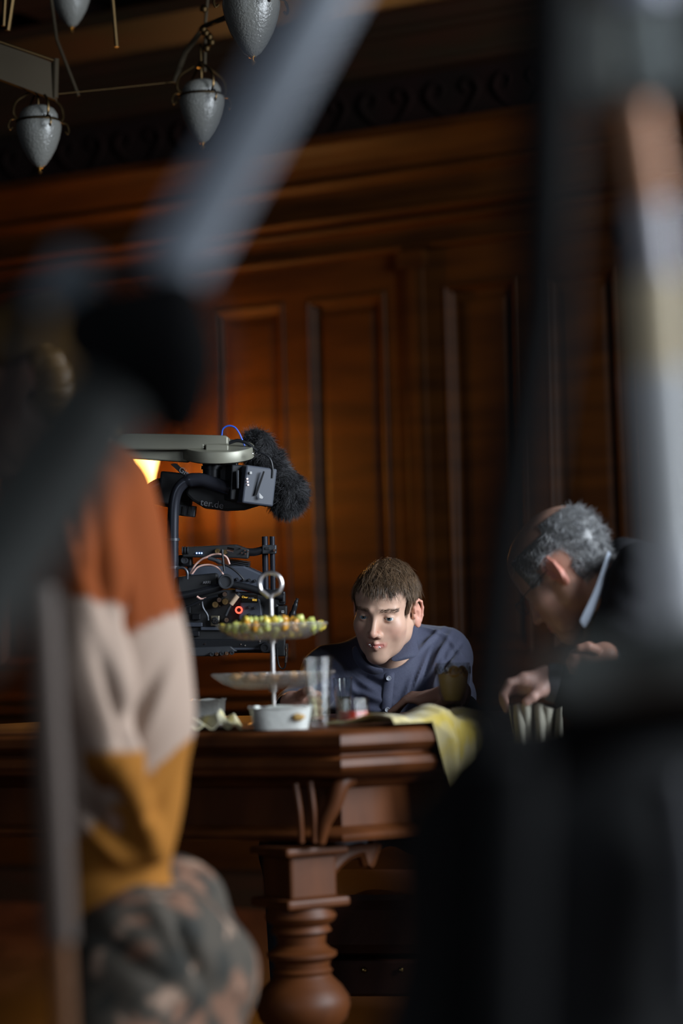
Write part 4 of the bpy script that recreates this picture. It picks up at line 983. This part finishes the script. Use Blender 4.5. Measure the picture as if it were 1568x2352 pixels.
# trousers and shoes under the table
trm = mat('dark_trousers', (.02, .022, .028), .8); g = Grid((-.25, 5.0, -.01), (.45, 6.05, .66), .012)
for sx, kx in ((-.06, -.14), (.2, .29)):
    g.add(g.cap((sx*.6+.05, 5.75, .50), (kx, 5.37, .475), .085, .062), .05); g.add(g.cap((kx, 5.36, .46), (kx, 5.36, .12), .058, .045), .03)
V4, F4 = g.mesh(); kid(obj('trousers', V4, F4, trm), pY)
for kx in (-.14, .29):
    g = Grid((kx-.08, 5.1, -.01), (kx+.08, 5.5, .16), .008); g.add(g.ell((kx, 5.28, .035), (.045, .13, .035))); g.add(g.cap((kx, 5.35, .04), (kx, 5.36, .11), .038, .042), .03); V4, F4 = g.mesh(); V4[:, 2] = np.maximum(V4[:, 2], .002)
    kid(obj('shoe', V4, F4, mat('black_shoe', (.01, .01, .01), .4)), pY)
# ======== older man with grey hair ========
pO = tag(empty('person', P(1400, 1600, 4.75)), 'older balding man with grey curly hair and dark jacket bending his head', 'person')
RO = headR(-2.05, .62, -.10); TO = P(1296, 1312, 4.62); sO = 1.0
g = head_sdf(.0021, old=True, neckdir=(.0, .09, -.12)); V, F = keepbig(*g.mesh()); V = relax(V, F, 1, .35); NH = NH_ = nrm(V, F)
C = facecol(V, (.47, .27, .20), red=1.3); C *= (1+.08*vnoise(V, 120, 2))[:, None]
parts = [(to_world(V, RO, TO, sO), F, C)]
# hand raised below the chin
w1 = P(1388, 1503, 4.44); kk = [P(1345+i*2, 1494+i*8, 4.42+.008*i) for i in range(4)]
fing = [[P(1366, 1489, 4.41), P(1350, 1482, 4.40), P(1330, 1486, 4.40)]]
for i in range(4): a = kk[i]; fing.append([a, a+Vector((-.024, -.006, -.004)), a+Vector((-.032, .006, -.018)), a+Vector((-.02, .014, -.024))])
hv, hf = hand_sdf(fing, [(w1, kk[i], .018, .012) for i in range(4)]+[(w1, P(1418, 1514, 4.48), .016, .018)]); parts.append((hv, hf, bodycol(hv, (.42, .22, .16))))
# hand over the plate
w1 = P(1258, 1566, 4.5); kk = [P(1205, 1560+i*7, 4.47+.018*i) for i in range(4)]
fing = [[P(1240, 1585, 4.47), P(1225, 1600, 4.46), P(1210, 1612, 4.46)]]
for i in range(4): a = kk[i]; fing.append([a, a+Vector((-.028, -.01, -.006)), a+Vector((-.040, -.008, -.026)), a+Vector((-.034, 0, -.040))])
hv, hf = hand_sdf(fing, [(w1, kk[i], .020, .013) for i in range(4)]+[(w1, P(1310, 1580, 4.55), .026, .03), (w1, fing[0][0], .016, .012)]); parts.append((hv, hf, bodycol(hv, (.45, .27, .22))))
g = Grid((.25, 4.4, .55), (.85, 5.1, 1.1), .01); g.add(g.cap(P(1400, 1420, 4.72), P(1450, 1500, 4.8), .045, .07)); g.add(g.ell(P(1500, 1650, 4.8), (.13, .1, .18)), .05); V2, F2 = g.mesh(); parts.insert(1, (V2, F2, bodycol(V2, (.45, .27, .22))))
VB, FB, CB = merge(parts); bO = kid(obj('body', VB, FB, skin, cols=CB), pO); eyes(bO, RO, TO, sO, (0, -1, -.3))
gm_ = mat('grey_hair', (.3, .3, .3), .4, attr=True, spec=.5)
x, y, z = V.T; ax = np.abs(x)
mO = ((y > -.05) & (z > .0) & (z < .066) & (ax > .045) | (y > .035) & (z > -.05) & (z < .085)) & ~((ax > .058) & (y > -.02) & (y < .05) & (z < .026)) 
base_cap('scalp_hair', V, F, mO, .003, gm_, bO, RO, TO, sO, (.10, .10, .10))
def flowO(b): 
    x, y, z = b.T; return np.stack([np.sign(x)*.3, .45+0*x, -.7+0*x], 1)
def colO(b, rs):
    k = rs.uniform(.25, 1.5, len(b))*np.where(b[:, 1] > .06, .5, 1.0); k = k*np.where(rs.rand(len(b)) < .25, 1.7, 1); return np.clip(np.array([.36, .365, .38])*k[:, None], 0, .75)
hair('hair', bO, V, NH, mO, flowO, 5200, .024, .0008, colO, RO, TO, sO, gm_, 3, .5, .3, .05, .35, seg=8, clump=1.2, locks=260)
gl = empty('eye_glasses', TO); gl.name = 'eyeglasses'; tag(gl, 'thin dark-rimmed glasses on the older man bending his head', 'glasses')
for sg in (-1, 1):
    q = MB(); q.tube([(sg*.033+.02*math.cos(a/20*6.283), -.103+.002*abs(math.cos(a)), -.006+.014*math.sin(a/20*6.283)) for a in range(21)], .0011, 6)
    q.tube([(sg*.054, -.100, 0), (sg*.072, -.06, .002), (sg*.079, .0, .006)], .0012, 6); q.v = [tuple(v) for v in to_world(q.v, RO, TO, sO)]; kid(q.build('rim', blk, None, True), gl)
jk = mat('charcoal_jacket', (.011, .011, .013), .85, spec=.2, bump=.2, bscale=700); wc = mat('pale_blue_collar', (.42, .47, .56), .7)
g = Grid((.14, 4.3, .5), (1.0, 5.35, 1.19), .008)
def cq(a, b, ra, rb_, k=.05): g.add(g.cap(P(*a), P(*b), ra, rb_), k)
cq((1468, 1302, 4.50), (1440, 1455, 4.49), .046, .068, .02); cq((1475, 1340, 4.52), (1500, 1500, 4.75), .06, .12, .04); cq((1434, 1275, 4.64), (1470, 1330, 4.85), .034, .08, .03); cq((1480, 1480, 4.85), (1500, 1750, 4.85), .13, .16); cq((1440, 1420, 4.84), (1470, 1360, 4.95), .06, .07); cq((1430, 1460, 4.72), (1440, 1700, 4.66), .07, .07)
cq((1440, 1700, 4.66), (1320, 1600, 4.56), .055, .042, .03); cq((1330, 1592, 4.54), (1290, 1572, 4.50), .044, .037, .02); cq((1500, 1420, 5.0), (1520, 1620, 4.9), .07, .06); cq((1520, 1620, 4.9), (1415, 1505, 4.59), .05, .036)
V5, F5 = g.mesh(); N5 = nrm(V5, F5); V5 = V5+N5*(.004*vnoise(V5, 25, 6))[:, None]; jacket = kid(obj('jacket', V5, F5, jk), pO)
ptsheet('shirt_collar', [[(1397, 1262, 4.506), (1401, 1266, 4.513), (1404, 1275, 4.520)], [(1384, 1300, 4.496), (1391, 1306, 4.497), (1396, 1314, 4.506)], [(1368, 1345, 4.489), (1378, 1352, 4.490), (1384, 1360, 4.499)], [(1350, 1385, 4.485), (1361, 1394, 4.485), (1366, 1402, 4.492)], [(1332, 1420, 4.483), (1344, 1430, 4.483), (1350, 1432, 4.489)], [(1330, 1426, 4.483), (1338, 1440, 4.483), (1345, 1442, 4.487)]], wc, parent=jacket)
q = MB(); q.tube([P(1254, 1565, 4.5), P(1262, 1566, 4.5), P(1278, 1570, 4.5)], [.033, .036, .038], 28, cap=False); kid(q.build('cuff', mat('grey_cuff', (.07, .07, .08), .8), None, True), jacket)
wt = tag(empty('wristwatch', P(1392, 1490, 4.44)), 'steel wristwatch on the raised hand of the older man', 'watch')
q = MB(); q.lathe([(.025, -.007), (.0275, -.006), (.0275, .006), (.025, .007), (.024, 0), (.025, -.007)], P(1392, 1504, 4.445), 24, axis=tuple((P(1430, 1518, 4.5)-P(1388, 1503, 4.44)).normalized())); kid(q.build('bracelet', silver, None, True), wt)
# grey knitted cloth by his arm
gc = mat('grey_beige_linen', (.36, .34, .27), .9, bump=.4, bscale=400, sheen=.3)
def cl3(u, v):
    px = 1168+120*u+10*v; py = 1622+118*v*(1-.25*u)+6*math.sin(u*9)
    fold = .010*math.sin(u*16+v*3)+.006*math.sin(u*31)
    return tuple(P(px+14*math.sin(v*2)*(.5-u), py-10*math.exp(-((u-.2)/.15)**2)*(1-v), 4.50-.03*math.sin(v*1.5)+fold+.02*v))
o = sheet('hanging_napkin', cl3, 60, 40, gc, .003); tag(o, 'grey beige pleated cloth napkin hanging below the hand of the older man', 'napkin')
ox, oy = P(1490, 1650, 4.85).x, P(1490, 1650, 4.85).y
g = Grid((ox-.55, oy-.5, 0), (ox+.25, oy+.3, .72), .014)
for k in (-.1, .1): g.add(g.cap((ox, oy+k, .52), (ox-.36, oy+k*1.4-.05, .49), .09, .065), .05); g.add(g.cap((ox-.36, oy+k*1.4-.05, .47), (ox-.33, oy+k*1.4-.05, .10), .06, .045), .03); g.add(g.ell((ox-.38, oy+k*1.4-.05, .045), (.13, .045, .042)), .02)
V8, F8 = g.mesh(); kid(obj('trousers', V8, F8, trm), pO)
oc_ = tag(empty('dining_chair', (ox, oy, 0)), 'dark chair carrying the older man at the right side of the table', 'chair')
q = MB(); q.box((ox, oy, .405), (.42, .44, .05)); kid(q.build('seat', leather, None, bevel=.01), oc_)
for x_ in (-.18, .18):
    for y_ in (-.19, .19): q = MB(); q.box((ox+x_, oy+y_, .19), (.04, .04, .38)); kid(q.build('leg', twood, None, bevel=.004), oc_)
# ======== person in the striped sweater ========
pS = tag(empty('person', P(300, 1900, 3.3)), 'person in rust, cream and mustard striped sweater and camouflage trousers, blurred', 'person')
DS = 3.3; KS = DS/FPX
RS = headR(-1.6, .1, 0); TS = P(105, 885, DS)
g = head_sdf(.004, neckdir=(0, .05, -.16)); V, F = keepbig(*g.mesh()); NH = NH_ = nrm(V, F); parts = [(to_world(V, RS, TS, 1.0), F, facecol(V, (.42, .26, .19)))]
for c_, ptl in ((0, None),):
    w3 = P(352, 1985, DS-.09); kk = [P(372+i*3, 2000+i*9, DS-.08+.006*i) for i in range(4)]
    fg3 = [[P(355, 1990, DS-.10), P(370, 2020, DS-.10), P(372, 2040, DS-.09)]]+[[a, a+Vector((.01, 0, -.028)), a+Vector((.004, .01, -.045)), a+Vector((-.01, .012, -.055))] for a in kk]
    w3 = P(250, 1900, DS-.05); shift = P(250, 1880, DS+.0)-P(360, 2000, DS-.08)
    fg3 = [[p+shift for p in ch_] for ch_ in fg3]; kk = [p+shift for p in kk]
    hv, hf = hand_sdf(fg3, [(w3, k_, .02, .012) for k_ in kk], .004); parts.append((hv, hf, bodycol(hv, (.42, .26, .19))))
VB, FB, CB = merge(parts); bS = kid(obj('body', VB, FB, skin, cols=CB), pS)
base_cap('hair', V, F, ((V[:, 2] > .03) | (V[:, 1] > .0)) & (V[:, 2] > -.09), .016, mat('golden_brown_hair', (.14, .075, .02), .5), bS, RS, TS, 1.0, (0, 0, 0))
g1 = Grid((-.62, 2.75, .35), (-.05, 3.75, 1.30), .008)
def cs(g, a, b, ra, rb_, k=.07): g.add(g.cap(P(a[0], a[1], DS+(a[2] if len(a) > 2 else 0)), P(b[0], b[1], DS+(b[2] if len(b) > 2 else 0)), ra*KS, rb_*KS), k)
cs(g1, (245, 1130), (252, 1260), 74, 102); cs(g1, (252, 1260), (268, 1480), 102, 130); cs(g1, (268, 1480), (283, 1640), 130, 138); cs(g1, (283, 1640), (262, 1850), 138, 128); cs(g1, (270, 1850), (258, 2080), 128, 136, .05)
cs(g1, (200, 1640, .05), (215, 2080, .05), 100, 95); cs(g1, (250, 1110, .1), (250, 1130, .3), 70, 70); cs(g1, (185, 1060), (250, 1130), 62, 72)
g1.D = np.maximum(g1.D, ((P(250, 2142, DS).z)+((g1.X-P(250, 2142, DS).x)*.30))*1.0-g1.Z+0*g1.D)
g2 = Grid((-.62, 2.75, .35), (-.05, 3.75, 1.30), .008)
cs(g2, (225, 1135, -.06), (195, 1330, -.11), 62, 62); cs(g2, (195, 1330, -.11), (215, 1560, -.14), 64, 66); cs(g2, (215, 1560, -.14), (255, 1740, -.14), 66, 60); cs(g2, (262, 1760, -.13), (345, 1950, -.06), 52, 40, .04)
g1.D0 = g1.D.copy(); g1.add(g2.D, .012)
# sagging fold of fabric
V6, F6 = g1.mesh(); N6 = nrm(V6, F6); px6, py6 = px_of(V6)
ds = .004*vnoise(V6, 14, 8)
fr6 = (N6 @ np.array(_f)) < .3
for (x0, y0, an, w_, l_, amp) in ((240, 1300, 1.45, 22, 140, -.020), (300, 1330, 1.5, 14, 100, .008), (262, 1600, 1.25, 16, 110, -.018), (330, 1620, -1.1, 20, 110, -.014), (360, 1600, -1.15, 18, 90, .010), (250, 1870, 1.0, 38, 110, -.038), (250, 1930, .75, 26, 120, .016), (210, 1880, 1.0, 18, 100, .016), (330, 2060, -.35, 14, 80, .008), (270, 2010, -.1, 22, 80, -.014), (370, 1840, -1.1, 12, 60, -.012), (170, 1250, 1.3, 14, 100, .01), (190, 1280, 1.35, 10, 80, -.012)):
    ds = ds+amp*crease(px6, py6, an, w_, l_, x0, y0)*fr6
V6 = V6+N6*ds[:, None]
# knitted stripes: bands at their own heights on sleeve and body
i6 = np.clip(((V6-g1.lo)/g1.h).round().astype(int), 0, g1.n-1); sl = g2.D[tuple(i6.T)] < g1.D0[tuple(i6.T)]
zs = V6[:, 2]; xs = V6[:, 0]
zt = lambda px, py, d=DS: P(px, py, d).z
tb1 = zt(240, 1492)+(xs-P(240, 1492, DS).x)*.46; tb2 = zt(330, 1792)+(xs-P(330, 1792, DS).x)*.85
sb1 = zt(130, 1360, DS-.1)-(xs-P(130, 1360, DS-.1).x)*.25; sb2 = zt(160, 1718, DS-.1)-(xs-P(160, 1718, DS-.1).x)*.05
b1 = np.where(sl, sb1, tb1); b2 = np.where(sl, sb2, tb2)
C6 = np.where((zs > b1)[:, None], np.array([[.175, .040, .008]]), np.where((zs > b2)[:, None], np.array([[.32, .235, .185]]), np.array([[.25, .098, .014]])))
sweater = kid(obj('sweater', V6, F6, mat('striped_knit', (.5, .3, .2), .9, attr=True, bump=.35, bscale=350, spec=.2), cols=C6), pS)
g = Grid((-.62, 2.7, .0), (.2, 3.9, .72), .010)
cs(g, (275, 2120, .03), (310, 2210, .03), 85, 130); cs(g, (388, 2095, .12), (410, 2230, .08), 140, 155); cs(g, (330, 2200, -.05), (250, 2500, -.1), 170, 150); cs(g, (408, 2270, .02), (410, 2600, .0), 165, 130); cs(g, (430, 2600), (430, 2900), 130, 90)
V7, F7 = g.mesh(); N7 = nrm(V7, F7); px7, py7 = px_of(V7); fr7 = (N7 @ np.array(_f)) < .3
ds = .006*vnoise(V7, 20, 9)
for (x0, y0, an, w_, l_, amp) in ((430, 2170, 1.15, 14, 90, -.022), (390, 2150, 1.0, 12, 80, .010), (480, 2100, .9, 14, 60, .008), (300, 2200, .6, 16, 90, -.012)): ds = ds+amp*crease(px7, py7, an, w_, l_, x0, y0)*fr7
V7 = V7+N7*ds[:, None]
a1 = vnoise(V7*np.array([1, 1, .8]), 38, 21); a2 = vnoise(V7, 52, 22); a3 = vnoise(V7, 70, 23)
C7 = np.tile(np.array([.045, .036, .026]), (len(V7), 1)); C7[a1 > .22] = (.15, .075, .045); C7[a2 > .38] = (.018, .017, .013); C7[(a3 > .66)] = (.26, .17, .12)
kid(obj('camouflage_trousers', V7, F7, mat('camouflage_cloth', (.1, .1, .1), .85, attr=True, bump=.2, bscale=400), cols=C7), pS)

for k_, (x_, d_) in enumerate(((300, 3.2), (430, 3.32))):
    a_ = P(x_, 2900, d_); q = MB(); g = Grid((a_.x-.2, a_.y-.08, 0), (a_.x+.1, a_.y+.08, .14), .01); g.add(g.ell((a_.x-.05, a_.y, .04), (.14, .045, .038))); g.add(g.cap((a_.x, a_.y, .05), (a_.x, a_.y, .12), .045, .05), .03)
    V9, F9 = g.mesh(); V9[:, 2] = np.maximum(V9[:, 2], .002); kid(obj('shoe', V9, F9, mat('black_boot', (.01, .01, .01), .5)), pS)
# ---------------------------------------------------------------- chandelier, upper left
opal = mat('crackled_opal_glass', (.13, .13, .12), .22, bump=1.0, bscale=190, coat=.2)
dbr = mat('dark_bronze', (.03, .022, .012), .75, .0, spec=.2); brz = mat('antique_bronze', (.07, .045, .02), .4, 1)
def pendant(px, py, wpx, d, label, hgt=1.0):
    c = P(px, py, d); k = d/FPX; R_ = wpx/2*k; t = tag(empty('glass_pendant', c), label, 'lamp shade', 'glass pendants of the chandelier')
    q = MB(); pr = [(.0001, -1.78), (.10, -1.76), (.30, -1.62), (.52, -1.32), (.74, -.92), (.9, -.48), (.985, -.1), (1.0, .1), (.97, .24), (.88, .30), (.82, .34), (.86, .42), (.84, .62), (.7, .85), (.45, .98), (.1, 1.04), (.0001, 1.05)]
    q.lathe([(r*R_, z*R_*hgt) for r, z in pr], (0, 0, 0), 40); q.build('shade', opal, t, True)
    q = MB(); q.lathe([(.0001, -2.05), (.06, -2.02), (.12, -1.94), (.06, -1.86), (.05, -1.82), (.14, -1.78), (.12, -1.72), (.0001, -1.7)], n=14); q.v = [tuple(Vector(v)*R_*hgt) for v in q.v]; q.build('finial', brass, t, True)
    q = MB(); pts = [(R_*.94*math.cos(a/20*6.283), R_*.94*math.sin(a/20*6.283), R_*.3) for a in range(21)]; q.tube(pts, R_*.07, 8)
    for j in range(4):
        a = j*1.571+.5; e = Vector((math.cos(a), math.sin(a), 0))*R_
        q.tube(bez([e*.9+Vector((0, 0, R_*.3)), e*1.15+Vector((0, 0, R_*.55)), e*1.05+Vector((0, 0, R_*1.1)), e*.35+Vector((0, 0, R_*1.6))], 5), R_*.06, 6)
        q.tube(bez([e*.95+Vector((0, 0, R_*.35)), e*1.3+Vector((0, 0, R_*.3)), e*1.42+Vector((0, 0, R_*.05)), e*1.36+Vector((0, 0, -R_*.15)), e*1.25+Vector((0, 0, -R_*.05))], 5), R_*.045, 6)
    q.build('claw_ring', brz, t, True)
    q = MB(); q.cyl((0, 0, R_*1.0), (0, 0, R_*2.6), R_*.06, 8); q.lathe([(.0001, R_*1.5), (R_*.2, R_*1.55), (R_*.12, R_*1.8), (.0001, R_*1.9)], n=12); q.build('stem', brz, t, True)
    return t
pendant(89, 295, 104, 6.0, 'leftmost frosted glass pendant with a bright crackled highlight, lowest of the four')
pendant(464, 237, 106, 6.15, 'frosted glass pendant beside the grey boom, its lower half cut by the tube')
pendant(162, -20, 96, 6.3, 'frosted glass pendant cut by the top edge at the left')
pendant(577, 15, 134, 5.5, 'largest dim glass pendant behind the top of the grey boom')
ch = tag(empty('chandelier_frame', P(200, 60, 6.1)), 'dark bronze chandelier frame of angled beams and thin chains at top left', 'chandelier')
def cb(name, pts, r, m=dbr, n=8): q = MB(); q.tube([P(*p) for p in pts], r, n); return kid(q.build(name, m, None, True), ch)
q = MB(); a, b = P(-60, 120, 5.9), P(128, 190, 6.0); wv_ = Vector((0, 0, .045)); nv = _f*.02
q.add([tuple(p+s*wv_+t_*nv) for p in (a, b) for s in (-1, 1) for t_ in (-1, 1)], [(0, 1, 3, 2), (4, 6, 7, 5), (0, 4, 5, 1), (2, 3, 7, 6), (0, 2, 6, 4), (1, 5, 7, 3)]); kid(q.build('beam', dbr, None), ch)
cb('beam_edge', [(-60, 75, 5.88), (128, 140, 5.98)], .0035, brz); cb('post', [(128, 135, 5.98), (126, 225, 5.98)], .008); 
cb('chain', [(130, 216, 6.0), (260, 203, 6.08), (400, 188, 6.15)], .0016, brz); cb('rod', [(258, -10, 6.1), (268, 108, 6.1)], .005, brz); cb('rod', [(30, -10, 5.9), (18, 70, 5.9)], .008, brz); cb('rod', [(12, -10, 5.9), (8, 60, 5.9)], .006, brz)
cb('rod', [(472, 60, 6.15), (470, 165, 6.15)], .004); cb('arm', [(400, 190, 6.2), (425, 120, 6.2), (470, 60, 6.15), (520, 40, 5.8), (577, -60, 5.5)], .007)
cb('arm', [(180, 220, 6.2), (130, 90, 6.2), (110, -60, 6.2)], .004); cb('chain', [(470, 70, 6.15), (480, -40, 6.15)], .004)
for (x, y) in ((472, 75), (466, 66), (480, 84), (485, 96), (474, 110), (468, 20)):
    q = MB(); q.lathe([(.0001, -.012), (.008, -.008), (.011, 0), (.006, .008), (.0001, .012)], P(x, y, 6.12), 10); kid(q.build('ornament', brz, None, True), ch)
# ---------------------------------------------------------------- foreground lighting stands (far out of focus)
alu = mat('grey_painted_tube', (.29, .32, .37), .5, .0); blkf = mat('black_steel', (.006, .006, .0065), .8, .0, spec=.08)
st = tag(empty('boom_stand', P(300, 800, 1.5)), 'blurred grey boom tube slanting through a black clamp head at upper left', 'lighting stand')
def ft(name, pts, r, m, t, n=24):
    q = MB(); q.tube([P(*p) for p in pts], r, n); return kid(q.build(name, m, None, True), t)
ft('boom_tube', [(840, -190, 1.55), (385, 640, 1.5)], .0205, alu, st)
kc = P(310, 800, 1.47); g = Grid((-.09, -.06, -.09), (.09, .06, .09), .003); cc = lambda x, y, dd=0: P(x, y, 1.47+dd)-kc
g.add(g.cap(cc(405, 700), cc(408, 945), .022, .022)); g.add(g.cap(cc(215, 765), cc(330, 850), .026, .028), .02); g.add(g.cap(cc(300, 760), cc(400, 820), .03, .03), .02)
V, F = g.mesh(); o = obj('clamp_head', V, F, blkf); o.location = kc; kid(o, st)
ft('lower_tube', [(230, 930, 1.45), (-140, 1490, 1.38)], .032, mat('dull_grey_tube', (.05, .052, .047), .6, .0), st)
ft('tee_handle', [(195, 590, 1.5), (120, 720, 1.5)], .0165, mat('dark_grey_grip', (.13, .15, .17), .6), st)
ft('riser', [(60, 640, 1.52), (20, 900, 1.52), (-140, 1150, 1.5)], .014, blkf, st)
# right-hand black tripod leg, case and polished column
rs_ = tag(empty('black_tripod', P(1180, 1200, 1.35)), 'blurred black tripod leg running down the frame right of centre', 'tripod')
ft('leg', [(1262, -100, 1.38), (1243, 700, 1.37), (1158, 1250, 1.35), (1104, 1760, 1.3)], .0170, blkf, rs_)
ft('inner_leg', [(1300, -120, 1.4), (1280, 420, 1.4), (1250, 800, 1.38)], .012, mat('dark_olive_tube', (.009, .011, .010), .8, spec=.1), rs_)
ft('spreader', [(1120, 1720, 1.3), (1110, 2100, 1.3), (1090, 2700, 1.3)], .030, blkf, rs_)
# polished column in coloured sections, their tones painted in place of metal reflections
cl_ = tag(empty('telescopic_column', P(1510, 900, 1.6)), 'blurred pale telescopic column with brown, grey and cream sections at the right edge', 'stand column')
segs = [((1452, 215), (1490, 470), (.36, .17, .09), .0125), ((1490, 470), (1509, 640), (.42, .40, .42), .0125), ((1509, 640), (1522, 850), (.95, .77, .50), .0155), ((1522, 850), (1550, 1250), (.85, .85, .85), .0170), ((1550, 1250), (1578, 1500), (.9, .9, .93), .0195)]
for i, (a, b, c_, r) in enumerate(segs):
    o = ft('column_section', [(a[0], a[1], 1.6), (b[0], b[1], 1.6)], r*1.0, mat('column_tone', c_, .5, .45 if i < 2 else .0), cl_); o['label'] = ['brown section', 'grey section', 'cream section', 'pale section', 'lower grey section'][i]
ft('column_shadow_side', [(1415, 240, 1.62), (1440, 640, 1.62), (1500, 1400, 1.62)], .008, blkf, cl_)  # black tube stands in for the shade along the column's left side
gh = tag(empty('grip_head', P(1430, 120, 1.5)), 'blurred grey metal clamp head at the top right above the column', 'clamp')
gm = mat('clamp_grey', (.36, .40, .39), .55, .0)
ft('jaw', [(1400, 20, 1.5), (1392, 130, 1.5), (1400, 205, 1.5)], .017, mat('clamp_dull', (.28, .29, .26), .6), gh); ft('jaw', [(1470, -30, 1.5), (1492, 110, 1.5), (1505, 215, 1.5)], .0165, gm, gh)
ft('cross_bolt', [(1350, 195, 1.5), (1520, 205, 1.5)], .010, gm, gh); ft('shiny_cap', [(1476, -60, 1.48), (1480, -4, 1.48)], .016, mat('pale_cap', (.7, .74, .9), .3), gh)
ft('wing_nut', [(1560, -60, 1.5), (1600, 250, 1.5)], .012, blkf, gh)
# brass glint far behind
bk = tag(empty('equipment_case', P(1250, 2050, 1.7)), 'large black out-of-focus equipment bag filling the lower right corner', 'bag')
g = Grid((-.22, -.14, -.25), (.28, .2, .26), .008); oc = P(1250, 2050, 1.7); cc = lambda x, y, dd=0: P(x, y, 1.7+dd)-oc
g.add(g.cap(cc(1130, 1980), cc(1110, 2600), .048, .055)); g.add(g.cap(cc(1180, 1900), cc(1600, 1830), .045, .06), .06); g.add(g.cap(cc(1260, 2000), cc(1260, 2600), .09, .11), .06)
g.add(g.cap(cc(1480, 1980), cc(1500, 2600), .09, .1), .06); g.add(g.cap(cc(1130, 1760), cc(1160, 1880), .018, .03), .04)
V, F = g.mesh(); V = V+nrm(V, F)*(vnoise(V, 18, 2)*.006)[:, None]; o = obj('bag_body', V, F, mat('black_nylon', (.0065, .0065, .007), .75)); o.location = oc; kid(o, bk)
q = MB(); q.tube([P(1540, 1780, 1.58), P(1575, 2000, 1.58), P(1580, 2300, 1.58)], .012, 12); kid(q.build('side_strap', mat('dark_grey_webbing', (.03, .03, .036), .7), None, True), bk)
ah = tag(empty('pan_handle', P(1400, 1520, 1.45)), 'blurred dark grey padded handle lying across the lower right', 'tripod handle')
ft('handle_grip', [(1325, 1550, 1.5), (1440, 1530, 1.46), (1700, 1500, 1.4)], .0215, mat('grey_foam_grip', (.27, .285, .26), .8), ah); ft('handle_tube', [(1190, 1790, 1.5), (1400, 1640, 1.5), (1700, 1600, 1.45)], .022, blkf, ah)
# slim brown pole at the left
pl = tag(empty('slim_pole', P(120, 1800, 2.35)), 'slim grey-brown pole standing before the striped sweater at far left', 'pole')
ft('pole_tube', [(92, 1350, 2.35), (118, 1800, 2.35), (136, 2160, 2.35)], .016, mat('grey_brown_finish', (.07, .046, .034), .6), pl)
ft('pole_foot', [(136, 2160, 2.35), (150, 2450, 2.35)], .011, mat('brown_finish', (.12, .045, .012), .5), pl)
